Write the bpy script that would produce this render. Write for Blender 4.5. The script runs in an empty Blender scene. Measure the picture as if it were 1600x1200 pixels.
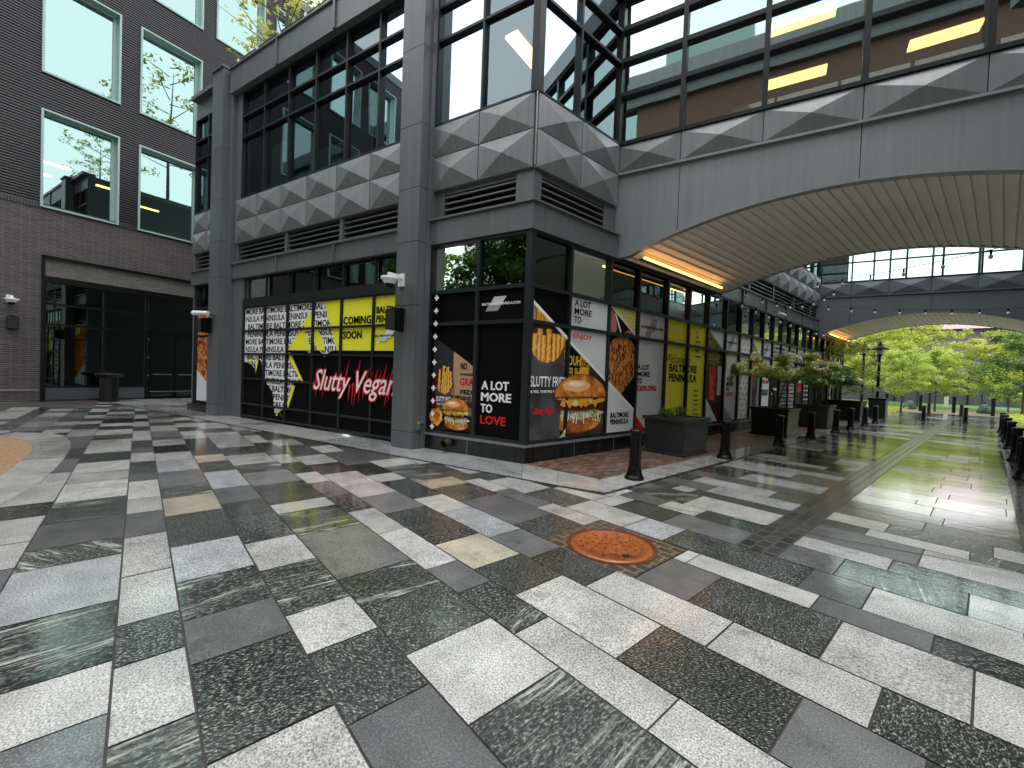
import bpy, bmesh, math, random
from mathutils import Vector, Matrix
R = random.Random(7)
PI = math.pi
sc = bpy.context.scene
col = sc.collection
# ---------------------------------------------------------------- camera
cam_d = bpy.data.cameras.new("camera")
cam = bpy.data.objects.new("camera", cam_d); col.objects.link(cam); sc.camera = cam
cam_d.sensor_width = 36; cam_d.lens = 660/1600*36; cam_d.clip_start = .05; cam_d.clip_end = 1500
CR = Vector((.85264124, .52114277, .0375915)); CU = Vector((-.0437975407, -.000406477540, .999040345)); CF = Vector((-.52065794, .85346942, -.02247819))
M = Matrix((CR, CU, -CF)).transposed().to_4x4(); M.translation = (0, 0, 1.6)
cam.matrix_world = M
# ---------------------------------------------------------------- world, sun, exposure
SUN_EL, SUN_AZ = math.radians(78), math.radians(150)
w = bpy.data.worlds.new("World"); sc.world = w; w.use_nodes = True
nt = w.node_tree; nt.nodes.clear()
sky = nt.nodes.new('ShaderNodeTexSky'); sky.sky_type = 'NISHITA'; sky.sun_disc = False
sky.sun_elevation = SUN_EL; sky.sun_rotation = SUN_AZ; sky.air_density = 1.4; sky.dust_density = 2; sky.ozone_density = 1.0
hs = nt.nodes.new('ShaderNodeHueSaturation'); hs.inputs['Saturation'].default_value = .22
bg = nt.nodes.new('ShaderNodeBackground'); bg.inputs['Strength'].default_value = .15
wo = nt.nodes.new('ShaderNodeOutputWorld')
ov = nt.nodes.new('ShaderNodeMix'); ov.data_type = 'RGBA'; ov.inputs['Factor'].default_value = .92; ov.inputs['B'].default_value = (6.5, 6.7, 6.7, 1)  # cloud layer over the clear sky
nt.links.new(sky.outputs[0], hs.inputs['Color']); nt.links.new(hs.outputs[0], ov.inputs['A']); nt.links.new(ov.outputs['Result'], bg.inputs[0]); nt.links.new(bg.outputs[0], wo.inputs[0])
sd_ = bpy.data.lights.new("sun", 'SUN'); sd_.energy = .5; sd_.angle = math.radians(25); sd_.color = (1, .97, .93)
sun = bpy.data.objects.new("sun", sd_); col.objects.link(sun)
sun.rotation_euler = (PI/2-SUN_EL, 0, -SUN_AZ+PI)
sc.view_settings.view_transform = 'Standard'; sc.view_settings.look = 'None'
sc.view_settings.exposure = 1.27; sc.view_settings.gamma = 1
sc.cycles.max_bounces = 8; sc.cycles.transparent_max_bounces = 12

# ---------------------------------------------------------------- materials
def newmat(name):
    m = bpy.data.materials.new(name); m.use_nodes = True
    return m, m.node_tree, m.node_tree.nodes['Principled BSDF']
def plain(name, c, rough=.5, metal=0, noise=.12, scale=6, bump=0, spec=.5, coat=0, bscale=80, streak=0):
    m, t, b = newmat(name)
    n = t.nodes.new('ShaderNodeTexNoise'); n.inputs['Scale'].default_value = scale; n.inputs['Detail'].default_value = 6
    tc = t.nodes.new('ShaderNodeTexCoord'); t.links.new(tc.outputs['Object'], n.inputs['Vector'])
    r = t.nodes.new('ShaderNodeMapRange'); r.inputs['To Min'].default_value = 1-noise; r.inputs['To Max'].default_value = 1+noise
    t.links.new(n.outputs[0], r.inputs['Value'])
    mx = t.nodes.new('ShaderNodeVectorMath'); mx.operation = 'SCALE'; mx.inputs[0].default_value = c
    fac = r.outputs[0]
    if streak:  # rain and dirt runs down the panels
        mp = t.nodes.new('ShaderNodeMapping'); mp.inputs['Scale'].default_value = (9, 9, .35); t.links.new(tc.outputs['Object'], mp.inputs[0])
        ns = t.nodes.new('ShaderNodeTexNoise'); ns.inputs['Scale'].default_value = 1; ns.inputs['Detail'].default_value = 6; ns.inputs['Roughness'].default_value = .65; t.links.new(mp.outputs[0], ns.inputs['Vector'])
        rs = t.nodes.new('ShaderNodeMapRange'); rs.inputs['From Min'].default_value = .3; rs.inputs['From Max'].default_value = .7; rs.inputs['To Min'].default_value = 1-streak; rs.inputs['To Max'].default_value = 1+streak; t.links.new(ns.outputs[0], rs.inputs['Value'])
        mu = t.nodes.new('ShaderNodeMath'); mu.operation = 'MULTIPLY'; t.links.new(r.outputs[0], mu.inputs[0]); t.links.new(rs.outputs[0], mu.inputs[1]); fac = mu.outputs[0]
    t.links.new(fac, mx.inputs['Scale']); t.links.new(mx.outputs[0], b.inputs['Base Color'])
    r2 = t.nodes.new('ShaderNodeMapRange'); r2.inputs['To Min'].default_value = max(0, rough-.1); r2.inputs['To Max'].default_value = min(1, rough+.12)
    t.links.new(n.outputs[0], r2.inputs['Value']); t.links.new(r2.outputs[0], b.inputs['Roughness'])
    b.inputs['Metallic'].default_value = metal; b.inputs['Specular IOR Level'].default_value = spec; b.inputs['Coat Weight'].default_value = coat
    b.inputs['Coat Roughness'].default_value = .12
    if bump:
        n2 = t.nodes.new('ShaderNodeTexNoise'); n2.inputs['Scale'].default_value = bscale; n2.inputs['Detail'].default_value = 4
        t.links.new(tc.outputs['Object'], n2.inputs['Vector'])
        bp = t.nodes.new('ShaderNodeBump'); bp.inputs['Strength'].default_value = bump; bp.inputs['Distance'].default_value = .01
        t.links.new(n2.outputs[0], bp.inputs['Height']); t.links.new(bp.outputs[0], b.inputs['Normal'])
    return m
def emit(name, c, s):
    m, t, b = newmat(name); b.inputs['Base Color'].default_value = (*c, 1); b.inputs['Emission Color'].default_value = (*c, 1); b.inputs['Emission Strength'].default_value = s
    return m
def glass(name, tint, refl, rtint=(.85, 1, .97), streak=.0):
    m = bpy.data.materials.new(name); m.use_nodes = True; t = m.node_tree; t.nodes.clear()
    o = t.nodes.new('ShaderNodeOutputMaterial'); mx = t.nodes.new('ShaderNodeMixShader')
    tr = t.nodes.new('ShaderNodeBsdfTransparent'); tr.inputs[0].default_value = (*tint, 1)
    gl = t.nodes.new('ShaderNodeBsdfGlossy'); gl.inputs[0].default_value = (*rtint, 1); gl.inputs['Roughness'].default_value = .015
    fr = t.nodes.new('ShaderNodeFresnel'); fr.inputs[0].default_value = 1.5
    mr = t.nodes.new('ShaderNodeMapRange'); mr.inputs['To Min'].default_value = refl; mr.inputs['To Max'].default_value = 1
    t.links.new(fr.outputs[0], mr.inputs['Value']); t.links.new(mr.outputs[0], mx.inputs[0])
    n = t.nodes.new('ShaderNodeTexNoise'); n.inputs['Scale'].default_value = 1.3; n.inputs['Detail'].default_value = 1
    tc = t.nodes.new('ShaderNodeTexCoord'); mp = t.nodes.new('ShaderNodeMapping'); mp.inputs['Scale'].default_value = (1, 1, .5)
    t.links.new(tc.outputs['Object'], mp.inputs[0]); t.links.new(mp.outputs[0], n.inputs['Vector'])
    bp = t.nodes.new('ShaderNodeBump'); bp.inputs['Strength'].default_value = .06; bp.inputs['Distance'].default_value = .02
    t.links.new(n.outputs[0], bp.inputs['Height']); t.links.new(bp.outputs[0], gl.inputs['Normal'])
    t.links.new(tr.outputs[0], mx.inputs[1]); t.links.new(gl.outputs[0], mx.inputs[2]); t.links.new(mx.outputs[0], o.inputs[0])
    return m
def stone(name, ramp, sc_, vein=0, tintamt=.12, streak=0, base_sc=None):
    """wet granite: speckled stone; per-slab random 'rnd' shifts the pattern; puddles lower the roughness"""
    m, t, b = newmat(name); N = t.nodes.new; Lk = t.links.new
    tc = N('ShaderNodeTexCoord'); at = N('ShaderNodeAttribute'); at.attribute_name = 'rnd'
    sep = N('ShaderNodeSeparateColor'); Lk(at.outputs['Color'], sep.inputs[0])
    rot = N('ShaderNodeVectorRotate'); rot.rotation_type = 'Z_AXIS'; Lk(tc.outputs['Object'], rot.inputs['Vector'])
    ma = N('ShaderNodeMath'); ma.operation = 'MULTIPLY'; ma.inputs[1].default_value = 1.0; Lk(sep.outputs[1], ma.inputs[0]); 
    if vein or streak:
        ma.inputs[1].default_value = 1.6
    Lk(ma.outputs[0], rot.inputs['Angle'])
    ad = N('ShaderNodeVectorMath'); ad.operation = 'MULTIPLY_ADD'; ad.inputs[1].default_value = (37, 37, 37); Lk(at.outputs['Color'], ad.inputs[0]); Lk(rot.outputs[0], ad.inputs[2])
    mp = N('ShaderNodeMapping'); mp.inputs['Scale'].default_value = (1, .45 if (vein or streak) else 1, 1); Lk(ad.outputs[0], mp.inputs[0])
    n1 = N('ShaderNodeTexNoise'); n1.inputs['Scale'].default_value = sc_; n1.inputs['Detail'].default_value = 3; n1.inputs['Roughness'].default_value = .65; Lk(mp.outputs[0], n1.inputs['Vector'])
    cr = N('ShaderNodeValToRGB'); Lk(n1.outputs[0], cr.inputs[0])
    cr.color_ramp.elements.remove(cr.color_ramp.elements[0])
    for i, (p, c) in enumerate(ramp):
        e = cr.color_ramp.elements[0] if i == 0 else cr.color_ramp.elements.new(p)
        e.position = p; e.color = (*c, 1)
    colr = cr.outputs[0]
    # large scale tone
    n2 = N('ShaderNodeTexNoise'); n2.inputs['Scale'].default_value = 3.2; n2.inputs['Detail'].default_value = 5; Lk(ad.outputs[0], n2.inputs['Vector'])
    mr = N('ShaderNodeMapRange'); mr.inputs['From Min'].default_value = .3; mr.inputs['From Max'].default_value = .7; mr.inputs['To Min'].default_value = .78; mr.inputs['To Max'].default_value = 1.18; Lk(n2.outputs[0], mr.inputs['Value'])
    mr2 = N('ShaderNodeMapRange'); mr2.inputs['To Min'].default_value = 1-tintamt; mr2.inputs['To Max'].default_value = 1+tintamt; Lk(sep.outputs[0], mr2.inputs['Value'])
    mm = N('ShaderNodeMath'); mm.operation = 'MULTIPLY'; Lk(mr.outputs[0], mm.inputs[0]); Lk(mr2.outputs[0], mm.inputs[1])
    sc1 = N('ShaderNodeVectorMath'); sc1.operation = 'SCALE'; Lk(colr, sc1.inputs[0]); Lk(mm.outputs[0], sc1.inputs['Scale'])
    cout = sc1.outputs[0]
    if vein:
        mpv = N('ShaderNodeMapping'); mpv.inputs['Scale'].default_value = (22, 1.5, 1); Lk(ad.outputs[0], mpv.inputs[0])
        nv = N('ShaderNodeTexNoise'); nv.inputs['Scale'].default_value = 1.5; nv.inputs['Detail'].default_value = 8; nv.inputs['Roughness'].default_value = .7; nv.inputs['Distortion'].default_value = .9; Lk(mpv.outputs[0], nv.inputs['Vector'])
        rv = N('ShaderNodeValToRGB'); rv.color_ramp.elements[0].position = .50; rv.color_ramp.elements[0].color = (0, 0, 0, 1); rv.color_ramp.elements[1].position = .62; rv.color_ramp.elements[1].color = (1, 1, 1, 1); Lk(nv.outputs[0], rv.inputs[0])
        mpb = N('ShaderNodeMapping'); mpb.inputs['Scale'].default_value = (3.4, .8, 1); Lk(ad.outputs[0], mpb.inputs[0])
        nb = N('ShaderNodeTexNoise'); nb.inputs['Scale'].default_value = 1.3; nb.inputs['Detail'].default_value = 4; Lk(mpb.outputs[0], nb.inputs['Vector'])
        rb = N('ShaderNodeMapRange'); rb.inputs['From Min'].default_value = .46; rb.inputs['From Max'].default_value = .60; Lk(nb.outputs[0], rb.inputs['Value'])
        mvm = N('ShaderNodeMath'); mvm.operation = 'MULTIPLY'; Lk(rv.outputs[0], mvm.inputs[0]); Lk(rb.outputs[0], mvm.inputs[1])
        mv2 = N('ShaderNodeMath'); mv2.operation = 'MULTIPLY'; mv2.inputs[1].default_value = vein; Lk(mvm.outputs[0], mv2.inputs[0])
        mix = N('ShaderNodeMix'); mix.data_type = 'RGBA'; mix.inputs['B'].default_value = (.58, .60, .55, 1); Lk(mv2.outputs[0], mix.inputs['Factor']); Lk(cout, mix.inputs['A']); cout = mix.outputs['Result']
    nst = N('ShaderNodeTexNoise'); nst.inputs['Scale'].default_value = 5.5; nst.inputs['Detail'].default_value = 9; nst.inputs['Roughness'].default_value = .6; Lk(ad.outputs[0], nst.inputs['Vector'])
    rst = N('ShaderNodeMapRange'); rst.inputs['From Min'].default_value = .57; rst.inputs['From Max'].default_value = .66; rst.inputs['To Min'].default_value = 1; rst.inputs['To Max'].default_value = .74; Lk(nst.outputs[0], rst.inputs['Value'])
    sst = N('ShaderNodeVectorMath'); sst.operation = 'SCALE'; Lk(cout, sst.inputs[0]); Lk(rst.outputs[0], sst.inputs['Scale']); cout = sst.outputs[0]
    # grime near world-scale patches (brownish leaf stain)
    ng = N('ShaderNodeTexNoise'); ng.inputs['Scale'].default_value = .8; ng.inputs['Detail'].default_value = 8; Lk(tc.outputs['Object'], ng.inputs['Vector'])
    rg = N('ShaderNodeMapRange'); rg.inputs['From Min'].default_value = .56; rg.inputs['From Max'].default_value = .74; rg.inputs['To Max'].default_value = .35; Lk(ng.outputs[0], rg.inputs['Value'])
    mg = N('ShaderNodeMix'); mg.data_type = 'RGBA'; mg.blend_type = 'MULTIPLY'; mg.inputs['B'].default_value = (.72, .66, .55, 1); Lk(rg.outputs[0], mg.inputs['Factor']); Lk(cout, mg.inputs['A'])
    Lk(mg.outputs['Result'], b.inputs['Base Color'])
    # wetness: low patches of standing water
    nw = N('ShaderNodeTexNoise'); nw.inputs['Scale'].default_value = .33; nw.inputs['Detail'].default_value = 3; Lk(tc.outputs['Object'], nw.inputs['Vector'])
    # the lane (towards the bridges) holds more water than the plaza
    sx = N('ShaderNodeVectorMath'); sx.operation = 'DOT_PRODUCT'; sx.inputs[1].default_value = (.75, .66, 0); Lk(tc.outputs['Object'], sx.inputs[0])
    ml = N('ShaderNodeMapRange'); ml.inputs['From Min'].default_value = .5; ml.inputs['From Max'].default_value = 5.5; ml.inputs['To Max'].default_value = .15; Lk(sx.outputs['Value'], ml.inputs['Value'])
    wa = N('ShaderNodeMath'); wa.operation = 'ADD'; Lk(nw.outputs[0], wa.inputs[0]); Lk(ml.outputs[0], wa.inputs[1])
    wa2 = N('ShaderNodeMath'); wa2.operation = 'MULTIPLY_ADD'; wa2.inputs[1].default_value = .30; Lk(sep.outputs[2], wa2.inputs[0]); Lk(wa.outputs[0], wa2.inputs[2])
    rw = N('ShaderNodeMapRange'); rw.interpolation_type = 'SMOOTHSTEP'; rw.inputs['From Min'].default_value = .62; rw.inputs['From Max'].default_value = .84; Lk(wa2.outputs[0], rw.inputs['Value'])
    rr = N('ShaderNodeMapRange'); rr.inputs['To Min'].default_value = .40; rr.inputs['To Max'].default_value = .10; Lk(rw.outputs[0], rr.inputs['Value']); Lk(rr.outputs[0], b.inputs['Roughness'])
    b.inputs['Coat Weight'].default_value = 1; b.inputs['Coat IOR'].default_value = 1.33
    rc = N('ShaderNodeMapRange'); rc.inputs['To Min'].default_value = .14; rc.inputs['To Max'].default_value = .03; Lk(rw.outputs[0], rc.inputs['Value']); Lk(rc.outputs[0], b.inputs['Coat Roughness'])
    nh = N('ShaderNodeTexNoise'); nh.inputs['Scale'].default_value = 55; nh.inputs['Detail'].default_value = 4; Lk(tc.outputs['Object'], nh.inputs['Vector'])
    bs = N('ShaderNodeMapRange'); bs.inputs['To Min'].default_value = .5; bs.inputs['To Max'].default_value = .03; Lk(rw.outputs[0], bs.inputs['Value'])
    bp = N('ShaderNodeBump'); bp.inputs['Distance'].default_value = .006; Lk(nh.outputs[0], bp.inputs['Height']); Lk(bs.outputs[0], bp.inputs['Strength'])
    # rain ripples
    nr = N('ShaderNodeTexNoise'); nr.inputs['Scale'].default_value = 14; nr.inputs['Detail'].default_value = 5; Lk(tc.outputs['Object'], nr.inputs['Vector'])
    bp2 = N('ShaderNodeBump'); bp2.inputs['Strength'].default_value = .22; bp2.inputs['Distance'].default_value = .01; Lk(nr.outputs[0], bp2.inputs['Height']); Lk(bp.outputs[0], b.inputs['Normal']); Lk(bp2.outputs[0], b.inputs['Coat Normal'])
    return m
def brickmat(name, c1, c2, mort, bw, bh, ms=.01, rough=.7, horiz=False, bump=.5, wet=False):
    m, t, b = newmat(name); N = t.nodes.new; Lk = t.links.new
    tc = N('ShaderNodeTexCoord'); v = tc.outputs['UV']
    br = N('ShaderNodeTexBrick'); Lk(v, br.inputs['Vector']); br.inputs['Scale'].default_value = 1
    br.inputs['Brick Width'].default_value = bw; br.inputs['Row Height'].default_value = bh; br.inputs['Mortar Size'].default_value = ms; br.inputs['Mortar Smooth'].default_value = .2
    br.inputs['Color1'].default_value = (*c1, 1); br.inputs['Color2'].default_value = (*c2, 1); br.inputs['Mortar'].default_value = (*mort, 1)
    n = N('ShaderNodeTexNoise'); n.inputs['Scale'].default_value = 14; n.inputs['Detail'].default_value = 8; Lk(tc.outputs['Object'], n.inputs['Vector'])
    mr = N('ShaderNodeMapRange'); mr.inputs['To Min'].default_value = .6; mr.inputs['To Max'].default_value = 1.4; Lk(n.outputs[0], mr.inputs['Value'])
    s = N('ShaderNodeVectorMath'); s.operation = 'SCALE'; Lk(br.outputs['Color'], s.inputs[0]); Lk(mr.outputs[0], s.inputs['Scale']); Lk(s.outputs[0], b.inputs['Base Color'])
    iv = N('ShaderNodeMath'); iv.operation = 'MULTIPLY_ADD'; iv.inputs[1].default_value = -1; iv.inputs[2].default_value = 1; Lk(br.outputs['Fac'], iv.inputs[0])
    bp = N('ShaderNodeBump'); bp.inputs['Strength'].default_value = bump; bp.inputs['Distance'].default_value = .01; Lk(iv.outputs[0], bp.inputs['Height']); Lk(bp.outputs[0], b.inputs['Normal'])
    b.inputs['Roughness'].default_value = rough
    if wet: b.inputs['Coat Weight'].default_value = .45; b.inputs['Coat Roughness'].default_value = .15
    return m
MT = {}
MT['metal'] = plain('grey_painted_aluminium', (.104, .110, .118), .38, 0, .10, 2.5, spec=.5, streak=.17)
MT['panel'] = plain('grey_metal_panel', (.20, .207, .217), .38, .25, .08, 3, streak=.14)
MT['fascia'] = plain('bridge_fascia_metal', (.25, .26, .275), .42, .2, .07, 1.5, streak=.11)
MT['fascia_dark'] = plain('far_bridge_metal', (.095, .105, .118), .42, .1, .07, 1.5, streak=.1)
MT['dark'] = plain('dark_mullion_metal', (.014, .018, .020), .4, 0, .1, 4, spec=.3)
MT['black'] = plain('black_paint', (.0035, .0035, .004), .38, 0, .2, 5, spec=.22)
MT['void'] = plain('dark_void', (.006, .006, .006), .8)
MT['plinth'] = plain('black_wet_granite_plinth', (.011, .0115, .012), .25, 0, .7, 3, bump=.1, spec=.3, streak=.8)
MT['plinth_cap'] = plain('grey_stone_cap', (.16, .165, .17), .35, 0, .4, 9)
MT['interior'] = plain('interior_wall_paint', (.20, .19, .17), .8)
MT['ceiling'] = plain('interior_ceiling', (.09, .093, .088), .9)
MT['curtain'] = plain('interior_blind', (.30, .36, .40), .9)
MT['interior_dark'] = plain('dark_interior', (.03, .028, .026), .9)
MT['soffit'] = plain('soffit_metal', (.78, .755, .72), .5, 0, .10, 1.2)
MT['white'] = plain('white_plastic', (.75, .76, .76), .35, 0, .05)
MT['teal'] = plain('pale_teal_frame', (.30, .43, .40), .35, 0, .05)
MT['blind'] = plain('pale_green_roller_blind', (.42, .55, .50), .8, 0, .04)
MT['lamp'] = emit('warm_tube_light', (1, .58, .20), 3.4)
MT['lampw'] = emit('orange_strip_light', (1, .47, .11), 2.0)
MT['glass_up'] = glass('upper_window_glass', (.42, .49, .48), .25, (.47, .57, .62))
MT['glass_lo'] = glass('dark_transom_glass', (.20, .24, .22), .10, (.8, .95, .85))
MT['glass_L'] = glass('office_window_glass', (.38, .50, .47), .44, (.60, .84, .82))
MT['glass_far'] = glass('clear_bridge_glass', (.88, .985, .96), .06)
MT['glass_br'] = glass('bridge_glass', (.40, .44, .42), .42, (.80, .95, .93))
MT['brick'] = brickmat('long_purple_brown_brick', (.034, .027, .029), (.068, .055, .056), (.135, .124, .122), .40, .074, .011, .55, bump=.8)
MT['brick_pale'] = brickmat('greige_brick', (.12, .112, .10), (.17, .16, .145), (.06, .06, .055), .30, .065, .006, .7)
MT['rib'] = plain('dark_ribbed_brick', (.036, .034, .041), .35, 0, .35, 18)
MT['ribback'] = plain('rib_groove', (.010, .010, .012), .7)
MT['redbrick'] = brickmat('red_brown_brick', (.14, .055, .04), (.10, .045, .035), (.16, .13, .11), .25, .08, .008, .7)
MT['paver'] = brickmat('brown_brick_pavers', (.07, .038, .026), (.24, .155, .11), (.018, .015, .013), .20, .095, .009, .5, wet=True)
MT['cobble'] = brickmat('small_dark_setts', (.022, .021, .022), (.062, .060, .058), (.15, .145, .14), .21, .1, .010, .25, bump=.9, wet=True)
MT['mhcobble'] = brickmat('rust_stained_setts', (.055, .042, .035), (.09, .070, .056), (.23, .17, .11), .16, .10, .008, .35, wet=True)
MT['bollard'] = plain('black_gloss_bollard', (.004, .004, .0045), .3, 0, .1, 8, spec=.3)
MT['planter'] = plain('grey_planter_paint', (.024, .027, .030), .45, 0, .12, 5)
MT['planter_blk'] = plain('black_planter', (.004, .004, .005), .3, 0, .12, 5)
MT['soil'] = plain('soil', (.03, .022, .015), .9, 0, .3, 20, bump=.6, bscale=30)
MT['mulch'] = plain('tan_mulch', (.27, .165, .09), .8, 0, .8, 14, bump=1, bscale=45)
MT['bark'] = plain('tree_bark', (.065, .055, .048), .8, 0, .3, 12, bump=.6)
MT['rust'] = plain('orange_rusted_iron', (.32, .085, .02), .32, 0, .75, 16, bump=.5, bscale=60, coat=.7)
MT['rustd'] = plain('dark_rusted_rim', (.12, .035, .012), .35, 0, .3, 12, bump=.3, coat=.5)
MT['hole'] = plain('hole_dark', (.012, .006, .003), .5)
MT['brass'] = plain('brass_spout', (.20, .15, .09), .3, .8, .3, 15)
MT['steel'] = plain('steel', (.45, .45, .45), .3, .9, .05)
MT['grass'] = plain('lawn_grass', (.09, .17, .03), .9, 0, .35, 4, bump=.5)
MT['asphalt'] = plain('asphalt', (.11, .10, .095), .6, 0, .2, 8)
MT['pinkpath'] = plain('brick_path', (.26, .17, .14), .6, 0, .2, 8)
MT['wallfar'] = brickmat('far_brown_brick', (.15, .12, .125), (.18, .145, .15), (.17, .15, .15), .3, .1, .01)
MT['tile'] = brickmat('pinkish_roof_tile', (.46, .30, .34), (.52, .36, .40), (.28, .17, .20), .35, .35, .05, .6)
MT['hfence'] = plain('dark_hedge_screen', (.085, .09, .098), .9, 0, .3, 3)  # lightened base colour: the rain haze over the distance is painted in
MT['ground'] = plain('ground_soil', (.08, .09, .05), .9, 0, .3, 1)
MT['joint'] = plain('dark_joint_mortar', (.045, .038, .036), .5, 0, .3, 10)
MT['darkstrip'] = plain('dark_granite_strip', (.03, .03, .031), .25, 0, .2, 10, coat=.4)
MT['bulb'] = plain('clear_bulb_glass', (.55, .58, .55), .1, 0, .05)
MT['petal'] = plain('hydrangea_petals', (.80, .82, .60), .7, 0, .1)
MT['bannergreen'] = plain('green_tree_bag', (.03, .07, .055), .5, 0, .2)
g = lambda *a: tuple(a)
MT['L'] = stone('light_granite', [(0, g(.05, .05, .055)), (.38, g(.19, .19, .19)), (.46, g(.36, .36, .355)), (.53, g(.47, .47, .46)), (.64, g(.66, .655, .63))], 100)
MT['B'] = stone('bluish_light_granite', [(0, g(.05, .055, .06)), (.39, g(.14, .15, .165)), (.46, g(.30, .315, .335)), (.54, g(.42, .435, .45)), (.63, g(.58, .59, .60))], 96)
MT['C'] = stone('cream_granite', [(0, g(.07, .06, .05)), (.36, g(.22, .19, .15)), (.45, g(.38, .34, .27)), (.58, g(.50, .45, .37)), (.7, g(.60, .56, .48))], 110)
MT['G'] = stone('smooth_grey_granite', [(0, g(.06, .063, .067)), (.42, g(.095, .098, .102)), (.55, g(.145, .148, .152)), (.66, g(.24, .24, .24))], 120, tintamt=.25)
MT['D'] = stone('dark_speckled_granite', [(0, g(.006, .007, .007)), (.43, g(.014, .017, .016)), (.53, g(.045, .050, .047)), (.60, g(.15, .16, .145)), (.70, g(.46, .46, .43))], 118, streak=1, tintamt=.25)
MT['V'] = stone('veined_dark_granite', [(0, g(.006, .008, .007)), (.42, g(.018, .023, .020)), (.53, g(.05, .057, .053)), (.62, g(.15, .16, .15)), (.74, g(.38, .38, .36))], 84, vein=.95, tintamt=.25)
# leaves
def leafmat(name, c, c2):
    m, t, b = newmat(name); N = t.nodes.new; Lk = t.links.new
    n = N('ShaderNodeTexNoise'); n.inputs['Scale'].default_value = 1.7; n.inputs['Detail'].default_value = 5
    tc = N('ShaderNodeTexCoord'); Lk(tc.outputs['Object'], n.inputs['Vector'])
    cr = N('ShaderNodeValToRGB'); cr.color_ramp.elements[0].position = .35; cr.color_ramp.elements[0].color = (*c, 1); cr.color_ramp.elements[1].position = .62; cr.color_ramp.elements[1].color = (*c2, 1)
    Lk(n.outputs[0], cr.inputs[0]); Lk(cr.outputs[0], b.inputs['Base Color']); b.inputs['Roughness'].default_value = .5
    tl = N('ShaderNodeBsdfTranslucent'); Lk(cr.outputs[0], tl.inputs[0]); mx = N('ShaderNodeMixShader'); mx.inputs[0].default_value = .45
    Lk(b.outputs[0], mx.inputs[1]); Lk(tl.outputs[0], mx.inputs[2]); Lk(mx.outputs[0], t.nodes['Material Output'].inputs[0])
    return m
MT['leafY'] = leafmat('yellow_green_leaves', (.33, .42, .06), (.68, .72, .15))
MT['leafG'] = leafmat('fresh_green_leaves', (.30, .42, .08), (.62, .70, .18))
MT['leafD'] = leafmat('dark_green_leaves', (.045, .11, .03), (.17, .29, .06))
MT['leafO'] = leafmat('olive_orange_leaves', (.26, .34, .07), (.58, .58, .14))
# print inks
def ink(name, c, rough=.55): return plain(name, c, rough, 0, .02, 3, spec=.06)
MT['iW'] = ink('white_ink', (.82, .82, .83)); MT['iK'] = ink('black_ink', (.0045, .0045, .005)); MT['iY'] = ink('yellow_ink', (.84, .82, .05)); MT['iR'] = ink('red_ink', (.62, .022, .025))
MT['iG'] = ink('pale_grey_ink', (.62, .64, .67)); MT['iG2'] = ink('mid_grey_ink', (.30, .31, .33)); MT['iDG'] = ink('charcoal_ink', (.035, .035, .037)); MT['iTan'] = ink('tan_paper_ink', (.46, .30, .19)); MT['iPink'] = ink('skin_pink_ink', (.45, .17, .15)); MT['iY2'] = ink('pale_yellow_ink', (.75, .76, .25)); MT['iYd'] = ink('yellow_dot_ink', (.40, .40, .05)); MT['iTan2'] = ink('gloss_spot_ink', (.95, .78, .58)); MT['iFryHi'] = ink('pale_fry_ink', (.90, .55, .16)); MT['iBunHi'] = ink('bun_highlight_ink', (.85, .48, .20)); MT['iBunLo'] = ink('bun_shadow_ink', (.20, .05, .012)); MT['iO'] = ink('orange_yellow_ink', (.70, .38, .03)); MT['iGr'] = ink('leaf_print_ink', (.10, .16, .04))
def printmat(name, stops, sc_, dist=.6, mapsc=(1, 1, 1), det=5):
    m, t, b = newmat(name); N = t.nodes.new; Lk = t.links.new
    tc = N('ShaderNodeTexCoord'); mp = N('ShaderNodeMapping'); mp.inputs['Scale'].default_value = mapsc; Lk(tc.outputs['Object'], mp.inputs[0])
    n = N('ShaderNodeTexNoise'); n.inputs['Scale'].default_value = sc_; n.inputs['Detail'].default_value = det; n.inputs['Distortion'].default_value = dist; Lk(mp.outputs[0], n.inputs['Vector'])
    cr = N('ShaderNodeValToRGB'); cr.color_ramp.elements.remove(cr.color_ramp.elements[0])
    for i, (p, c) in enumerate(stops):
        e = cr.color_ramp.elements[0] if i == 0 else cr.color_ramp.elements.new(p)
        e.position = p; e.color = (*c, 1)
    Lk(n.outputs[0], cr.inputs[0]); Lk(cr.outputs[0], b.inputs['Base Color']); b.inputs['Roughness'].default_value = .5; b.inputs['Specular IOR Level'].default_value = .08
    return m
MT['pFry'] = printmat('printed_fries', [(.3, (.45, .12, .01)), (.45, (.72, .27, .02)), (.58, (.88, .42, .05)), (.72, (.95, .62, .18))], 9, .8)
MT['pFryD'] = printmat('printed_fries_dark', [(.3, (.14, .035, .005)), (.5, (.45, .14, .015)), (.7, (.7, .3, .04))], 10, .8)
MT['pBun'] = printmat('printed_bun', [(.3, (.22, .05, .012)), (.5, (.50, .16, .03)), (.64, (.72, .33, .09)), (.8, (.9, .6, .3))], 4, .3)
MT['pMeat'] = printmat('printed_patty', [(.35, (.02, .008, .006)), (.55, (.10, .02, .015)), (.7, (.25, .05, .03))], 16)
MT['pCheese'] = printmat('printed_topping', [(.3, (.25, .06, .01)), (.45, (.7, .30, .03)), (.55, (.9, .6, .15)), (.68, (.55, .45, .06)), (.8, (.95, .85, .5))], 12, 1.2)
MT['pSlaw'] = printmat('printed_lettuce', [(.35, (.10, .12, .02)), (.48, (.40, .45, .10)), (.56, (.85, .84, .65)), (.75, (.95, .93, .85))], 13, 2)
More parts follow.
